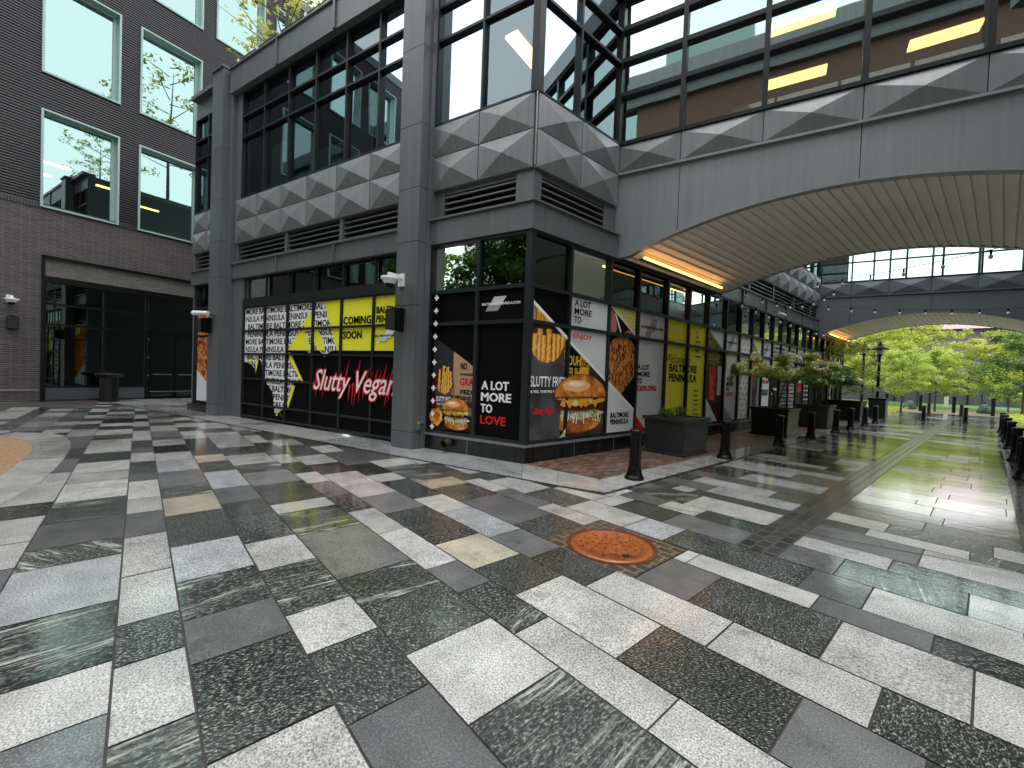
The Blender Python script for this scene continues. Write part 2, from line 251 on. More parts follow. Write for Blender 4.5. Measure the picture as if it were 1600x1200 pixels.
MT['pBowl'] = printmat('printed_loaded_fries', [(.3, (.02, .01, .006)), (.43, (.12, .03, .012)), (.52, (.50, .17, .03)), (.6, (.75, .38, .10)), (.68, (.25, .06, .02)), (.8, (.8, .65, .35))], 9, 1.5, (1.6, 1.6, .7))
MT['pFlora'] = printmat('printed_foliage', [(.35, (.02, .025, .01)), (.5, (.10, .13, .03)), (.6, (.35, .30, .08)), (.7, (.05, .05, .02))], 8, 1)
MT['pCup'] = printmat('printed_cup', [(.35, (.035, .035, .037)), (.6, (.10, .10, .105)), (.75, (.17, .17, .175))], 1.5, .2)
MT['pDrink'] = printmat('printed_red_drink', [(.35, (.25, .02, .01)), (.55, (.62, .07, .03)), (.75, (.8, .25, .12))], 5, .5)
MT['pBrown'] = printmat('printed_brown_backdrop', [(.35, (.03, .018, .012)), (.6, (.09, .055, .035)), (.8, (.2, .13, .08))], 2, .4)
MT['pSkin'] = printmat('printed_orange_brown', [(.35, (.06, .015, .008)), (.48, (.40, .12, .03)), (.58, (.7, .3, .08)), (.7, (.10, .02, .02)), (.8, (.7, .6, .5))], 4, 1.5)
MT['pWine'] = printmat('printed_dark_red', [(.35, (.02, .004, .006)), (.6, (.12, .01, .02)), (.8, (.3, .02, .03))], 5)
MT['pNoise'] = printmat('printed_text_field', [(.46, (.02, .02, .02)), (.5, (.65, .65, .66))], 20, 0, (1, 1, 1), 1)

# ---------------------------------------------------------------- mesh builder
class MB:
    def __init__(s): s.v = []; s.f = []; s.m = []; s.uv = {}
    def quad(s, a, b, c, d, mi=0): s.poly([a, b, c, d], mi)
    def poly(s, pts, mi=0):
        n = len(s.v); s.v += [tuple(p) for p in pts]; s.f.append(tuple(range(n, n+len(pts)))); s.m.append(mi)
    def hexa(s, p, mi=0):  # p: 8 pts, bottom 4 ccw, top 4
        n = len(s.v); s.v += [tuple(q) for q in p]
        for f in ((0, 3, 2, 1), (4, 5, 6, 7), (0, 1, 5, 4), (1, 2, 6, 5), (2, 3, 7, 6), (3, 0, 4, 7)):
            s.f.append(tuple(n+i for i in f)); s.m.append(mi)
    def box(s, x0, x1, y0, y1, z0, z1, mi=0):
        s.hexa([(x0, y0, z0), (x1, y0, z0), (x1, y1, z0), (x0, y1, z0), (x0, y0, z1), (x1, y0, z1), (x1, y1, z1), (x0, y1, z1)], mi)
    def tube(s, pts, rad, n=6, mi=0, cap=True):
        pts = [Vector(p) for p in pts]; k = len(pts); base = len(s.v)
        rads = rad if isinstance(rad, (list, tuple)) else [rad]*k
        for i, p in enumerate(pts):
            d = (pts[min(i+1, k-1)]-pts[max(i-1, 0)]).normalized()
            a = d.cross(Vector((0, 0, 1)))
            if a.length < .05: a = d.cross(Vector((1, 0, 0)))
            a.normalize(); b = d.cross(a)
            for j in range(n):
                t = 2*PI*j/n; s.v.append(tuple(p+a*rads[i]*math.cos(t)+b*rads[i]*math.sin(t)))
        for i in range(k-1):
            for j in range(n):
                s.f.append((base+i*n+j, base+i*n+(j+1) % n, base+(i+1)*n+(j+1) % n, base+(i+1)*n+j)); s.m.append(mi)
        if cap:
            s.f.append(tuple(base+j for j in range(n))); s.m.append(mi); s.f.append(tuple(base+(k-1)*n+j for j in reversed(range(n)))); s.m.append(mi)
    def lathe(s, prof, c=(0, 0, 0), n=24, mi=0, flute=0):
        base = len(s.v)
        for r, z in prof:
            for j in range(n):
                t = 2*PI*j/n; rr = r*(1-(flute if j % 2 else 0)); s.v.append((c[0]+rr*math.cos(t), c[1]+rr*math.sin(t), c[2]+z))
        for i in range(len(prof)-1):
            for j in range(n):
                s.f.append((base+i*n+j, base+i*n+(j+1) % n, base+(i+1)*n+(j+1) % n, base+(i+1)*n+j)); s.m.append(mi)
        s.f.append(tuple(base+j for j in reversed(range(n)))); s.m.append(mi)
        k = (len(prof)-1)*n; s.f.append(tuple(base+k+j for j in range(n))); s.m.append(mi)
    def build(s, name, mats, parent=None, smooth=False, uvf=None, recalc=True):
        if not isinstance(mats, (list, tuple)): mats = [mats]
        o0 = Vector(parent['_o']) if parent and '_o' in parent else Vector((0, 0, 0))
        me = bpy.data.meshes.new(name); me.from_pydata([tuple(Vector(v)-o0) for v in s.v], [], s.f)
        for m in mats: me.materials.append(MT[m] if isinstance(m, str) else m)
        me.polygons.foreach_set('material_index', s.m)
        if recalc:
            bm = bmesh.new(); bm.from_mesh(me); bmesh.ops.recalc_face_normals(bm, faces=bm.faces); bm.to_mesh(me); bm.free()
        if smooth: me.polygons.foreach_set('use_smooth', [True]*len(me.polygons))
        if uvf:
            ul = me.uv_layers.new(name='UVMap')
            for l in me.loops: ul.data[l.index].uv = uvf(Vector(me.vertices[l.vertex_index].co)+o0)
        me.update()
        o = bpy.data.objects.new(name, me); col.objects.link(o)
        if parent: o.parent = parent; o['_o'] = tuple(o0)
        return o
def empty(name, loc, label, cat, group=None, rz=0):
    o = bpy.data.objects.new(name, None); col.objects.link(o); o.location = loc; o.rotation_euler = (0, 0, rz); o.empty_display_size = .1
    o['label'] = label; o['category'] = cat
    if group: o['group'] = group
    o['_o'] = tuple(loc) if rz == 0 else (0, 0, 0)
    return o
def tag(o, label, cat, group=None):
    o['label'] = label; o['category'] = cat
    if group: o['group'] = group
    return o
def struct(o): o['kind'] = 'structure'; return o
def copy_thing(root, loc, label, rz=None, scale=None):
    r = root.copy(); col.objects.link(r); r.location = loc; r['label'] = label
    if rz is not None: r.rotation_euler = (0, 0, rz)
    if scale: r.scale = scale
    for ch in list(root.children):
        c = ch.copy(); col.objects.link(c); c.parent = r
        for q in list(ch.children):
            d = q.copy(); col.objects.link(d); d.parent = c
    return r
# facade frames: a runs along the wall, o outwards, z up
AS = math.radians(17.115457)
SD = Vector((math.sin(AS), math.cos(AS), 0)); SN = Vector((SD.y, -SD.x, 0))
CO = Vector((-3.751, 6.630, 0))
class Fr:
    def __init__(s, o, d, n): s.o = Vector(o); s.d = Vector(d); s.n = Vector(n)
    def P(s, a, o, z): return s.o+s.d*a+s.n*o+Vector((0, 0, z))
    def box(s, mb, a0, a1, o0, o1, z0, z1, mi=0):
        P = s.P; mb.hexa([P(a0, o1, z0), P(a1, o1, z0), P(a1, o0, z0), P(a0, o0, z0), P(a0, o1, z1), P(a1, o1, z1), P(a1, o0, z1), P(a0, o0, z1)], mi)
    def rect(s, mb, a0, a1, o, z0, z1, mi=0): mb.quad(s.P(a0, o, z0), s.P(a1, o, z0), s.P(a1, o, z1), s.P(a0, o, z1), mi)
    def poly(s, mb, pts, o, mi=0): mb.poly([s.P(a, o, z) for a, z in pts], mi)
    def uv(s): return lambda p: ((p-s.o).dot(s.d), p.z)
FF = Fr((0, CO.y, 0), (1, 0, 0), (0, -1, 0))
FS = Fr(CO, SD, SN)
FL = Fr((-22.18, 0, 0), (0, 1, 0), (1, 0, 0))
FB = Fr((0, 9.04, 0), (1, 0, 0), (0, -1, 0))
FB2 = Fr((0, 24.55, 0), (1, 0, 0), (0, -1, 0))
def pyramids(parent, fr, bounds, rows, ap=.105, o=.05, mat='panel', name='pyramid_panel'):
    gp = .008
    for a0, a1 in zip(bounds[:-1], bounds[1:]):
        for z0, z1 in rows:
            mb = MB(); c = fr.P((a0+a1)/2, o+ap, (z0+z1)/2)
            q = [fr.P(a0+gp, o, z0+gp), fr.P(a1-gp, o, z0+gp), fr.P(a1-gp, o, z1-gp), fr.P(a0+gp, o, z1-gp)]
            b = [fr.P(a0+gp, o-.04, z0+gp), fr.P(a1-gp, o-.04, z0+gp), fr.P(a1-gp, o-.04, z1-gp), fr.P(a0+gp, o-.04, z1-gp)]
            for i in range(4):
                mb.poly([q[i], q[(i+1) % 4], c]); mb.poly([b[i], b[(i+1) % 4], q[(i+1) % 4], q[i]])
            mb.build(name, mat, parent)
def window(parent, fr, a0, a1, z0, z1, trans=(), gl='glass_up', fm='dark', fw=.05, od=.06, gi=-.02, name='window', op=0):
    mb = MB()
    zs = [z0]+list(trans)+[z1]
    fr.box(mb, a0, a0+fw/2, -.05, od, z0, z1); fr.box(mb, a1-fw/2, a1, -.05, od, z0, z1)
    for i, z in enumerate(zs):
        h0, h1 = (z, z+fw*.8) if i == 0 else ((z-fw*.8, z) if i == len(zs)-1 else (z-fw/2, z+fw/2))
        fr.box(mb, a0+fw/2, a1-fw/2, -.05, od-.004, h0, h1)
    f = mb.build(name, fm, parent)
    m2 = MB(); fr.rect(m2, a0+.002, a1-.002, gi, z0, z1); gob = m2.build('pane', gl, f)
    return f
def louver(parent, fr, a0, a1, z0, z1, n=4, mat='metal', dark='void'):
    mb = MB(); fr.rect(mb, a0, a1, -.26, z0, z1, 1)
    for i in range(n):
        z = z0+(i+.35)*(z1-z0)/n
        P = fr.P
        mb.hexa([P(a0, -.03, z), P(a1, -.03, z), P(a1, -.16, z+.035), P(a0, -.16, z+.035), P(a0, -.03, z+.03), P(a1, -.03, z+.03), P(a1, -.16, z+.065), P(a0, -.16, z+.065)], 0)
    return mb.build('louver', [mat, dark], parent)

# ---------------------------------------------------------------- text
def put_text(mb, fr, s, a0, z0, w, h, o, mi=0, bold=.02, shear=0, space=1.0, keep=False):
    if bold > .042:
        d = (bold-.022)*(h or .1)*.32
        for k_, dx in enumerate((-d, d)): put_text(mb, fr, s, a0+dx, z0, w, h, o+.0003*(k_+1), mi, .024, shear, space)
        bold = .024
    cu = bpy.data.curves.new('t', 'FONT'); cu.body = s; cu.offset = bold; cu.resolution_u = 2; cu.shear = shear; cu.space_line = space
    ob = bpy.data.objects.new('t', cu); me = bpy.data.meshes.new_from_object(ob)
    xs = [v.co.x for v in me.vertices]; ys = [v.co.y for v in me.vertices]
    if xs:
        x0, x1, y0, y1 = min(xs), max(xs), min(ys), max(ys)
        sx = w/(x1-x0); sy = h/(y1-y0) if h else sx
        base = len(mb.v)
        for v in me.vertices: mb.v.append(tuple(fr.P(a0+(v.co.x-x0)*sx, o, z0+(v.co.y-y0)*sy)))
        for p in me.polygons: mb.f.append(tuple(base+i for i in p.vertices)); mb.m.append(mi)
    bpy.data.meshes.remove(me); bpy.data.objects.remove(ob); bpy.data.curves.remove(cu)
def clip(poly, nx, ny, c):  # keep nx*x+ny*y <= c
    out = []
    for i in range(len(poly)):
        a, b = poly[i], poly[(i+1) % len(poly)]; da = nx*a[0]+ny*a[1]-c; db = nx*b[0]+ny*b[1]-c
        if da <= 0: out.append(a)
        if (da < 0 < db) or (db < 0 < da):
            t = da/(da-db); out.append((a[0]+(b[0]-a[0])*t, a[1]+(b[1]-a[1])*t))
    return out

# ================================================================= GROUND
VD = SN
def UV(u, v): p = SD*u+VD*v; return (p.x, p.y)
mb = MB(); mb.quad((-260, -200, -.02), (320, -200, -.02), (320, 420, -.02), (-260, 420, -.02)); struct(mb.build('ground', 'ground'))
mb = MB(); mb.poly([(-22.3, -14, -.006), (12, -14, -.006), UV(-2, 9)+(-.006,), UV(3, 3.0)+(-.006,), UV(34, 3.0)+(-.006,), UV(34, -6)+(-.006,), UV(6, -6)+(-.006,), (-16.6, 6.9, -.006), (-16.6, 14, -.006), (-22.3, 14, -.006)]); struct(mb.build('paving_bed', 'joint'))
KIND = ['L', 'B', 'C', 'G', 'D', 'V']
slab_mb = MB(); slab_rnd = []
DIPS = [(8.0, -1.9, .75), (8.2, -.5, 1.0), (9.4, -.4, .9), (7.6, .1, .5), (4.7, -.3, .55), (4.7, .5, .5), (1.45, -4.6, .75), (2.3, -5.4, .6), (3.3, -4.9, .5), (14, -2.4, 1.3), (16.5, -1, 1.6), (13, -.6, .9)]
def add_slab(pts, kind, gap=.0058):
    # pts in xy, shrink towards centre by gap
    if len(pts) < 3: return
    cx = sum(p[0] for p in pts)/len(pts); cy = sum(p[1] for p in pts)/len(pts)
    ar = abs(sum(pts[i][0]*pts[(i+1) % len(pts)][1]-pts[(i+1) % len(pts)][0]*pts[i][1] for i in range(len(pts))))/2
    if ar < .004: return
    q = []
    n = len(pts)
    sgn = 1 if sum(pts[i][0]*pts[(i+1) % n][1]-pts[(i+1) % n][0]*pts[i][1] for i in range(n)) > 0 else -1
    lines = []
    for i in range(n):
        ax, ay = pts[i]; bx, by = pts[(i+1) % n]; dx, dy = bx-ax, by-ay; l = math.hypot(dx, dy)
        if l < 1e-5: continue
        nx, ny = -dy/l*sgn, dx/l*sgn; lines.append((nx, ny, nx*ax+ny*ay+gap))
    q = list(pts)
    for nx, ny, c in lines:
        q = clip(q, -nx, -ny, -c)
    if len(q) < 3: return
    tx, ty, tz = R.gauss(0, .0016), R.gauss(0, .0016), R.gauss(0, .0005); slab_mb.poly([(x, y, (x-cx)*tx+(y-cy)*ty+tz) for x, y in q], KIND.index(kind)); r = (R.random(), R.random(), R.random()); 
    cu_, cv_ = cx*SD.x+cy*SD.y, cx*VD.x+cy*VD.y  # standing water lies where the paving dips
    if any(math.hypot(cu_-a, cv_-b) < c for a, b, c in DIPS): r = (r[0], r[1], 1.25)
    slab_rnd.append(r)
KV = -3.43; KY = 5.585; VR = .30
def add_row_slab(u0, u1, v0, v1, kind):
    P = [UV(u0, v0), UV(u1, v0), UV(u1, v1), UV(u0, v1)]
    a = clip(P, 0, 1, KY); a = clip(a, -1, 0, 22.05)
    if u1 > 4: a = clip(a, SD.x*0+VD.x, VD.y, 7)
    # cut the plaza piece where the lane starts
    add_slab(a, kind)
    b = clip(P, 0, -1, -KY); b = clip(b, -VD.x, -VD.y, -KV); b = clip(b, VD.x, VD.y, VR if u0 > 4.9 else 8)
    add_slab(b, kind)
LINES = [-0.68, -0.08, 0.22, 0.72, 1.14, 1.755, 2.065, 2.585, 3.01, 3.63, 3.93, 4.45, 4.96, 5.33, 5.94, 6.24, 6.69]
ROWS = {
 0: ([-12.3, -10.68, -9.6, -8.5, -6.82, -6.27, -5.45, -4.82, -4.31, -3.6, -3.0], 'GDGLDLLGLDG', -1.10, -.68),
 1: ([-13.9, -13.2, -12.34, -11.58, -10.8, -9.98, -9.12, -8.28, -7.66, -6.71, -5.91, -5.16, -4.69, -3.79, -3.03, -2.58, -1.9], 'DLDLLDLLLVGVBVLGLD'[0:17]),
 2: ([-13.6, -12.75, -11.19, -10.3, -9.69, -8.84, -7.9, -7.41, -6.47, -5.86, -5.08, -4.16, -3.4, -2.94, -2.34, -1.8], 'DLDGLDGLLGLLDLVL'),
 3: ([-13.6, -12.51, -11.14, -10.35, -9.53, -8.73, -7.83, -6.89, -6.32, -5.57, -4.6, -3.84, -3.23, -2.73, -2.0, -1.3], 'LGLDLBGVCDBVGDLG'),
 4: ([-13.1, -12.27, -11.04, -8.98, -8.33, -7.53, -6.47, -5.73, -5.11, -4.33, -3.68, -2.92, -2.45, -1.84, -1.2], 'DLDCDBGDDLVLDGD' ),
 5: ([-12.6, -11.85, -9.58, -8.74, -7.82, -7.2, -6.36, -5.40, -5.02, -4.25, -3.19, -2.71, -2.11, -1.50, -.5, .3], 'DLDLVGDLVGVDLVGL'),
 6: ([-12.0, -11.0, -9.9, -8.45, -7.62, -6.80, -6.13, -5.34, -4.66, -3.88, -2.95, -2.49, -1.88, -.97, -.2, .6], 'GLDLDLGDLLGVLLD'+'L'),
 7: ([-11.6, -10.2, -9.3, -8.1, -7.3, -6.53, -5.73, -5.11, -4.38, -3.33, -2.72, -2.22, -1.35, -.57, -.11, .6], 'DLGLDLLGDCDLDGDL'),
 8: ([-11.3, -10.4, -9.0, -8.2, -6.95, -6.13, -5.67, -4.70, -4.06, -3.17, -2.60, -1.99, -1.07, -.31, .7], 'LDLGDLDLBGDLLDL'),
 9: ([-11.2, -10.13, -9.71, -8.6, -7.09, -6.50, -5.42, -4.97, -4.30, -3.30, -2.84, -1.83, -1.39, -.60, .01, .8], 'DLDGLVCDGDxGDLLD'),
 10: ([-10.6, -9.6, -8.86, -8.4, -7.3, -6.42, -5.73, -5.1, -4.4, -3.58, -2.84, -1.83, -1.71, -.79, -.17, .75], 'LDGDLDDLGLxLLGDL'),
 11: ([-9.8, -8.9, -8.0, -6.9, -6.2, -5.4, -4.9, -4.1, -3.39, -2.56, -2.10, -.95, -.55, .22, 1.0], 'DLGDLVLDLBDGLLD'),
 12: ([-8.9, -7.9, -7.1, -6.2, -5.4, -4.07, -3.35, -3.05, -2.40, -1.60, -1.25, -.82, -.04, .62], 'LDVGDLLDGxGVLG' ),
 13: ([-3.9, -3.31, -2.74, -2.26, -1.60, -1.25, -.53, .55], 'LGLDxLDL'),
 14: ([-3.6, -2.59, -1.60, -1.25, -.37, .7], 'VLxGLD'),
 15: ([-3.6, -3.07, -2.80, -1.60, -1.25, -.84, -.06, .9], 'DLDxDLVL'),
 16: ([-3.5, -2.7, -1.60, -1.25, -.71, .09], 'GBxLVL'),
}
for k, spec in ROWS.items():
    js, kd = spec[0], spec[1]
    if k == 0: u0, u1 = -1.10, -.68
    else: u0 = LINES[k-1]; u1 = LINES[k] if k < len(LINES) else 7.15
    for i in range(len(js)):
        v0 = js[i]; v1 = js[i+1] if i+1 < len(js) else js[i]+.9
        kk = kd[i] if i < len(kd) else 'L'
        if kk == 'x': continue
        add_row_slab(u0, u1, v0, v1, kk)
    # random continuation left and right
    v = js[0]; last = kd[0]
    while v > -24:
        l = R.uniform(.55, 1.25); kk = R.choice('LDLDLGVBDL'.replace(last, 'D' if last != 'D' else 'L')); add_row_slab(u0, u1, v-l, v, kk); v -= l; last = kk
    v = js[-1]+.9
    if u0 < 5:
        while v < 8:
            l = R.uniform(.5, 1.1); kk = R.choice('LDLDGVB'); add_row_slab(u0, u1, v, v+l, kk); v += l
pat = [.46, .42, .6, .3, .5, .42]; i = 0
u = 6.69; BANDS = [(12.9, 13.35), (24.0, 24.7), (31.0, 31.4), (34.0, 34.5)]
while u < 42:
    wd = pat[i % 6]; i += 1
    band = any(b0-.1 < u < b1 for b0, b1 in BANDS)
    for (va, vb) in ((-4.0, -1.6), (-1.25, 1.0)):
        v = va
        while v < vb-.05:
            l = min(R.uniform(.45, 1.25), vb-v)
            add_row_slab(u, u+wd, v, v+l, 'L' if band else R.choice('LLDBGDVG')); v += l
    u += wd
# rows nearer / behind camera
u = -1.10; i = 5
while u > -15:
    wd = pat[i % 6]; i -= 1; v = -20
    while v < 8:
        l = R.uniform(.5, 1.2); add_row_slab(u-wd, u, v, v+l, R.choice('LDLDGVB')); v += l
    u -= wd
def finish_slabs(mbx, name, rnds):
    o = mbx.build(name, KIND, recalc=False)
    ca = o.data.color_attributes.new('rnd', 'FLOAT_COLOR', 'CORNER')
    for p, r in zip(o.data.polygons, rnds):
        for li in p.loop_indices: ca.data[li].color = (*r, 1)
    for p in o.data.polygons:
        pass
    return struct(o)
finish_slabs(slab_mb, 'plaza_paving', slab_rnd)
# kerb borders of pale granite (raised a hair) -------------------------------------------------
slab_mb = MB(); slab_rnd = []
def strip(p0, p1, n0, w_, l_, kind='L', z=0):
    p0 = Vector(p0); p1 = Vector(p1); d = (p1-p0); L = d.length; d.normalize(); n_ = max(1, round(L/l_)); nv = Vector(n0)
    for k in range(n_):
        a = p0+d*(L*k/n_); b = p0+d*(L*(k+1)/n_)
        add_slab([tuple(a)[:2], tuple(b)[:2], tuple(b+nv*w_)[:2], tuple(a+nv*w_)[:2]], kind, .003)
KP = Vector((-1.93, KY+.09, 0))
def kerbline(u): return Vector(UV(u, KV-.07)+(0,))
# front strip between the plaza and the building
xs = -22.1
joints = [-22.1]
while joints[-1] < -4.4: joints.append(joints[-1]+1.25)
joints = joints[:-1]
for a, b in zip(joints[:-1], joints[1:]):
    for (y0, y1) in ((KY+.06, 6.64),):
        if a < -16.7: y1 = 6.64
        add_slab([(a, y0), (b, y0), (b, y1), (a, y1)], R.choice('LLB'), .003)
xe = joints[-1]
c1 = UV(4.92, KV-.07); ci = UV(5.47, -4.01)
add_slab([(xe, KY+.06), (-3.2, KY+.06), (-3.75, 6.64), (xe, 6.64)], 'B', .003)
add_slab([(-3.2, KY+.06), (-2.62, KY+.06), (-2.98, 6.50), (-3.75, 6.64)], 'L', .003)
add_slab([(-2.62, KY+.06), c1, UV(5.47, KV-.07), ci, (-2.98, 6.50)], 'L', .003)
u = 5.47
while u < 24.6:
    add_slab([UV(u, KV-.07), UV(u+1.15, KV-.07), UV(u+1.15, -4.01), UV(u, -4.01)], R.choice('LBL'), .003); u += 1.15
u = 6.8
while u < 24.6:
    add_slab([UV(u, VR+.07), UV(u+1.15, VR+.07), UV(u+1.15, .9), UV(u, .9)], R.choice('BLG'), .003); u += 1.15
# alley paving beside the brick building
y = 6.66
while y < 14:
    x = -22.1
    while x < -16.8:
        l = min(R.uniform(.8, 1.4), -16.7-x); add_slab([(x, y), (x+l, y), (x+l, y+.6), (x, y+.6)], R.choice('LLBG'), .003); x += l
    y += .6
# garden bed rim
bed_o = [UV(a, b) for b, a in [(-5.0, -4.2), (-5.1, -2.6), (-5.75, -1.65), (-6.8, -1.10), (-7.7, -.95), (-8.7, -.88), (-9.7, -.86), (-10.7, -.88), (-11.6, -.96), (-12.4, -1.1), (-13.0, -1.35), (-13.4, -1.9), (-13.5, -4.2)]]
bed_i = [UV(a, b) for b, a in [(-5.6, -4.2), (-5.7, -2.9), (-6.2, -2.05), (-7.0, -1.58), (-7.85, -1.42), (-8.75, -1.35), (-9.7, -1.32), (-10.6, -1.33), (-11.4, -1.42), (-12.0, -1.55), (-12.45, -1.8), (-12.7, -2.2), (-12.8, -4.2)]]
finish_slabs(slab_mb, 'kerb_paving', slab_rnd)
slab_mb = MB(); slab_rnd = []
for i in range(len(bed_o)-1): add_slab([bed_o[i], bed_o[i+1], bed_i[i+1], bed_i[i]], 'L', .003)
slab_mb.v = [(x, y, .006+z) for x, y, z in slab_mb.v]
finish_slabs(slab_mb, 'bed_rim_paving', slab_rnd)
mb = MB(); mb.poly([(x, y, .004) for x, y in bed_i]); struct(mb.build('mulch_bed', 'mulch'))
# dark strips beside the kerb
mb = MB()
mb.quad((-22.1, KY, .003), (-1.93, KY, .003), (-1.90, KY+.058, .003), (-22.1, KY+.058, .003))
a = UV(4.76, KV); b = UV(30, KV); c = UV(30, KV-.068); d = UV(4.85, KV-.068)
mb.quad(a+(.003,), b+(.003,), c+(.003,), d+(.003,))
a = UV(6.5, VR); b = UV(30, VR); c = UV(30, VR+.068); d = UV(6.5, VR+.068); mb.quad(a+(.003,), b+(.003,), c+(.003,), d+(.003,))
struct(mb.build('kerb_strip', 'darkstrip', recalc=False))
# brick walk by the shopfront, and across the lane
uvS = lambda p: (Vector(p).dot(SD)*.97+Vector(p).dot(VD)*.25, Vector(p).dot(VD)*.97-Vector(p).dot(SD)*.25)
mb = MB(); mb.poly([(-3.75, 6.60, 0), (-2.98, 6.48, 0), UV(5.47, -4.013)+(0,), UV(24.6, -4.013)+(0,), UV(24.6, -5.56)+(0,), UV(5.3, -5.56)+(0,)])
mb.poly([UV(6.5, .9)+(0,), UV(24.6, .9)+(0,), UV(24.6, 2.6)+(0,), UV(6.5, 2.6)+(0,)])
struct(mb.build('brick_pavement', 'paver', uvf=uvS, recalc=False))
mb = MB()
for k in range(3):
    v0 = -1.60+k*.117; mb.quad(UV(4.452, v0+.004)+(.0,), UV(34, v0+.004)+(0,), UV(34, v0+.112)+(0,), UV(4.452, v0+.112)+(0,))
struct(mb.build('drain_channel_paving', 'cobble', uvf=lambda p: (Vector(p).dot(SD), (Vector(p).dot(VD)+1.6)*.86), recalc=False))

# ================================================================= CORNER BUILDING
bld = empty('corner_building', (CO.x, CO.y, 0), 'grey metal and glass two storey shop building with faceted panels and posters in its windows', 'building')
Z = dict(pl=.34, t1=2.575, t2=3.22, gt=4.2, bt=4.72, lt=5.3, pm=5.98, pt=6.62, tr=8.33, tr2=9.0, wt=9.72, top=10.4)
SM = [0, 1.08, 2.38, 3.52, 4.84, 6.03, 7.2, 8.47, 9.6, 10.67, 11.73, 12.76, 13.76, 14.82, 15.86, 16.95, 18.0, 19.05, 20.1, 21.15, 22.2, 23.2, 24.25]
def bpart(mbx, name, mats, parent=bld, **k): return mbx.build(name, mats, parent, **k)
# plinths
mb = MB(); FF.box(mb, -6.12, CO.x+.05, -.2, .05, 0, Z['pl']-.05); bpart(mb, 'plinth', 'plinth')
mb = MB(); FF.box(mb, -6.12, CO.x+.07, -.2, .07, Z['pl']-.05, Z['pl']); bpart(mb, 'plinth_cap', 'plinth_cap')
mb = MB(); FS.box(mb, .003, 24.2, -.2, .05, 0, Z['pl']-.052); bpart(mb, 'plinth', 'plinth')
mb = MB(); FS.box(mb, .003, 24.2, -.2, .068, Z['pl']-.052, Z['pl']-.003); bpart(mb, 'plinth_cap', 'plinth_cap')
mb = MB()
for s_ in [1.35, 2.7, 4.05, 5.4, 6.8, 8.2, 9.6, 11.0]: FS.box(mb, s_, s_+.012, .05, .053, .0, Z['pl']-.055)
FF.box(mb, -5.0, -4.985, .05, .053, 0, Z['pl']-.055)
bpart(mb, 'plinth_joint', 'plinth_cap')
# storefront frames (lower level)
def shopframe(fr, a0, a1, zs, out=.05, skipglass=False, gl='glass_lo', fw=.07):
    mb = MB(); fr.box(mb, a0, a0+fw/2, -.08, out, zs[0], zs[-1]); fr.box(mb, a1-fw/2, a1, -.08, out, zs[0], zs[-1])
    for i, z in enumerate(zs):
        h0, h1 = (z, z+.06) if i == 0 else ((z-.05, z) if i == len(zs)-1 else (z-.035, z+.035))
        fr.box(mb, a0+fw/2, a1-fw/2, -.08, out-.004, h0, h1)
    f = bpart(mb, 'shop_window', 'dark')
    m2 = MB(); fr.rect(m2, a0, a1, -.03, zs[0], zs[-1]); m2.build('pane', gl, f)
for a0, a1 in ((-6.1, -4.88), (-4.88, CO.x-.03)): shopframe(FF, a0, a1, [Z['pl'], Z['t1'], Z['t2'], Z['gt']])
for a0, a1 in zip(SM[:-1], SM[1:]):
    shopframe(FS, max(a0, .03), a1, [Z['pl'], Z['t1'], Z['t2'], Z['gt']-(0 if a0 < 18.5 else .25)])
mb = MB(); c0 = CO
mb.hexa([FF.P(CO.x-.07, .055, Z['pl']), tuple(CO+Vector((.052, -.055, Z['pl']))), FS.P(.07, .055, Z['pl']), FS.P(.07, -.1, Z['pl']), FF.P(CO.x-.07, .055, Z['gt']), tuple(CO+Vector((.052, -.055, Z['gt']))), FS.P(.07, .055, Z['gt']), FS.P(.07, -.1, Z['gt'])]); bpart(mb, 'corner_post', 'dark')
# corner beam (L shaped, mitred) helper
K = CO
def mitre(mb, a_f, a_s, o0, o1, z0, z1, mi=0):
    # outer/inner polygon around the corner between FF (from a_f) and FS (to a_s)
    def corner(o):  # intersection of offset lines
        y = CO.y-o; t = (o-((Vector((0, y, 0))-CO).dot(SN)-0))  # solve x
        # (P-CO).SN = o with P.y=y
        x = CO.x+(o-(y-CO.y)*SN.y)/SN.x
        return Vector((x, y, 0))
    co, ci_ = corner(o1), corner(o0)
    z = lambda p, h: (p[0], p[1], h)
    A, B_ = FF.P(a_f, o1, 0), FF.P(a_f, o0, 0); E_, G_ = FS.P(a_s, o1, 0), FS.P(a_s, o0, 0)
    mb.hexa([z(A, z0), z(co, z0), z(ci_, z0), z(B_, z0), z(A, z1), z(co, z1), z(ci_, z1), z(B_, z1)], mi)
    mb.hexa([z(co, z0), z(E_, z0), z(G_, z0), z(ci_, z0), z(co, z1), z(E_, z1), z(G_, z1), z(ci_, z1)], mi)
mb = MB(); mitre(mb, -6.11, 2.50, -.3, .09, Z['gt'], Z['bt']-.05); bpart(mb, 'beam', 'metal')
mb = MB(); mitre(mb, -6.11, 2.50, -.3, .15, Z['bt']-.05, Z['bt']-.02); mitre(mb, -6.11, 2.50, -.3, .12, Z['bt']-.02, Z['bt']); bpart(mb, 'beam_ledge', 'metal')
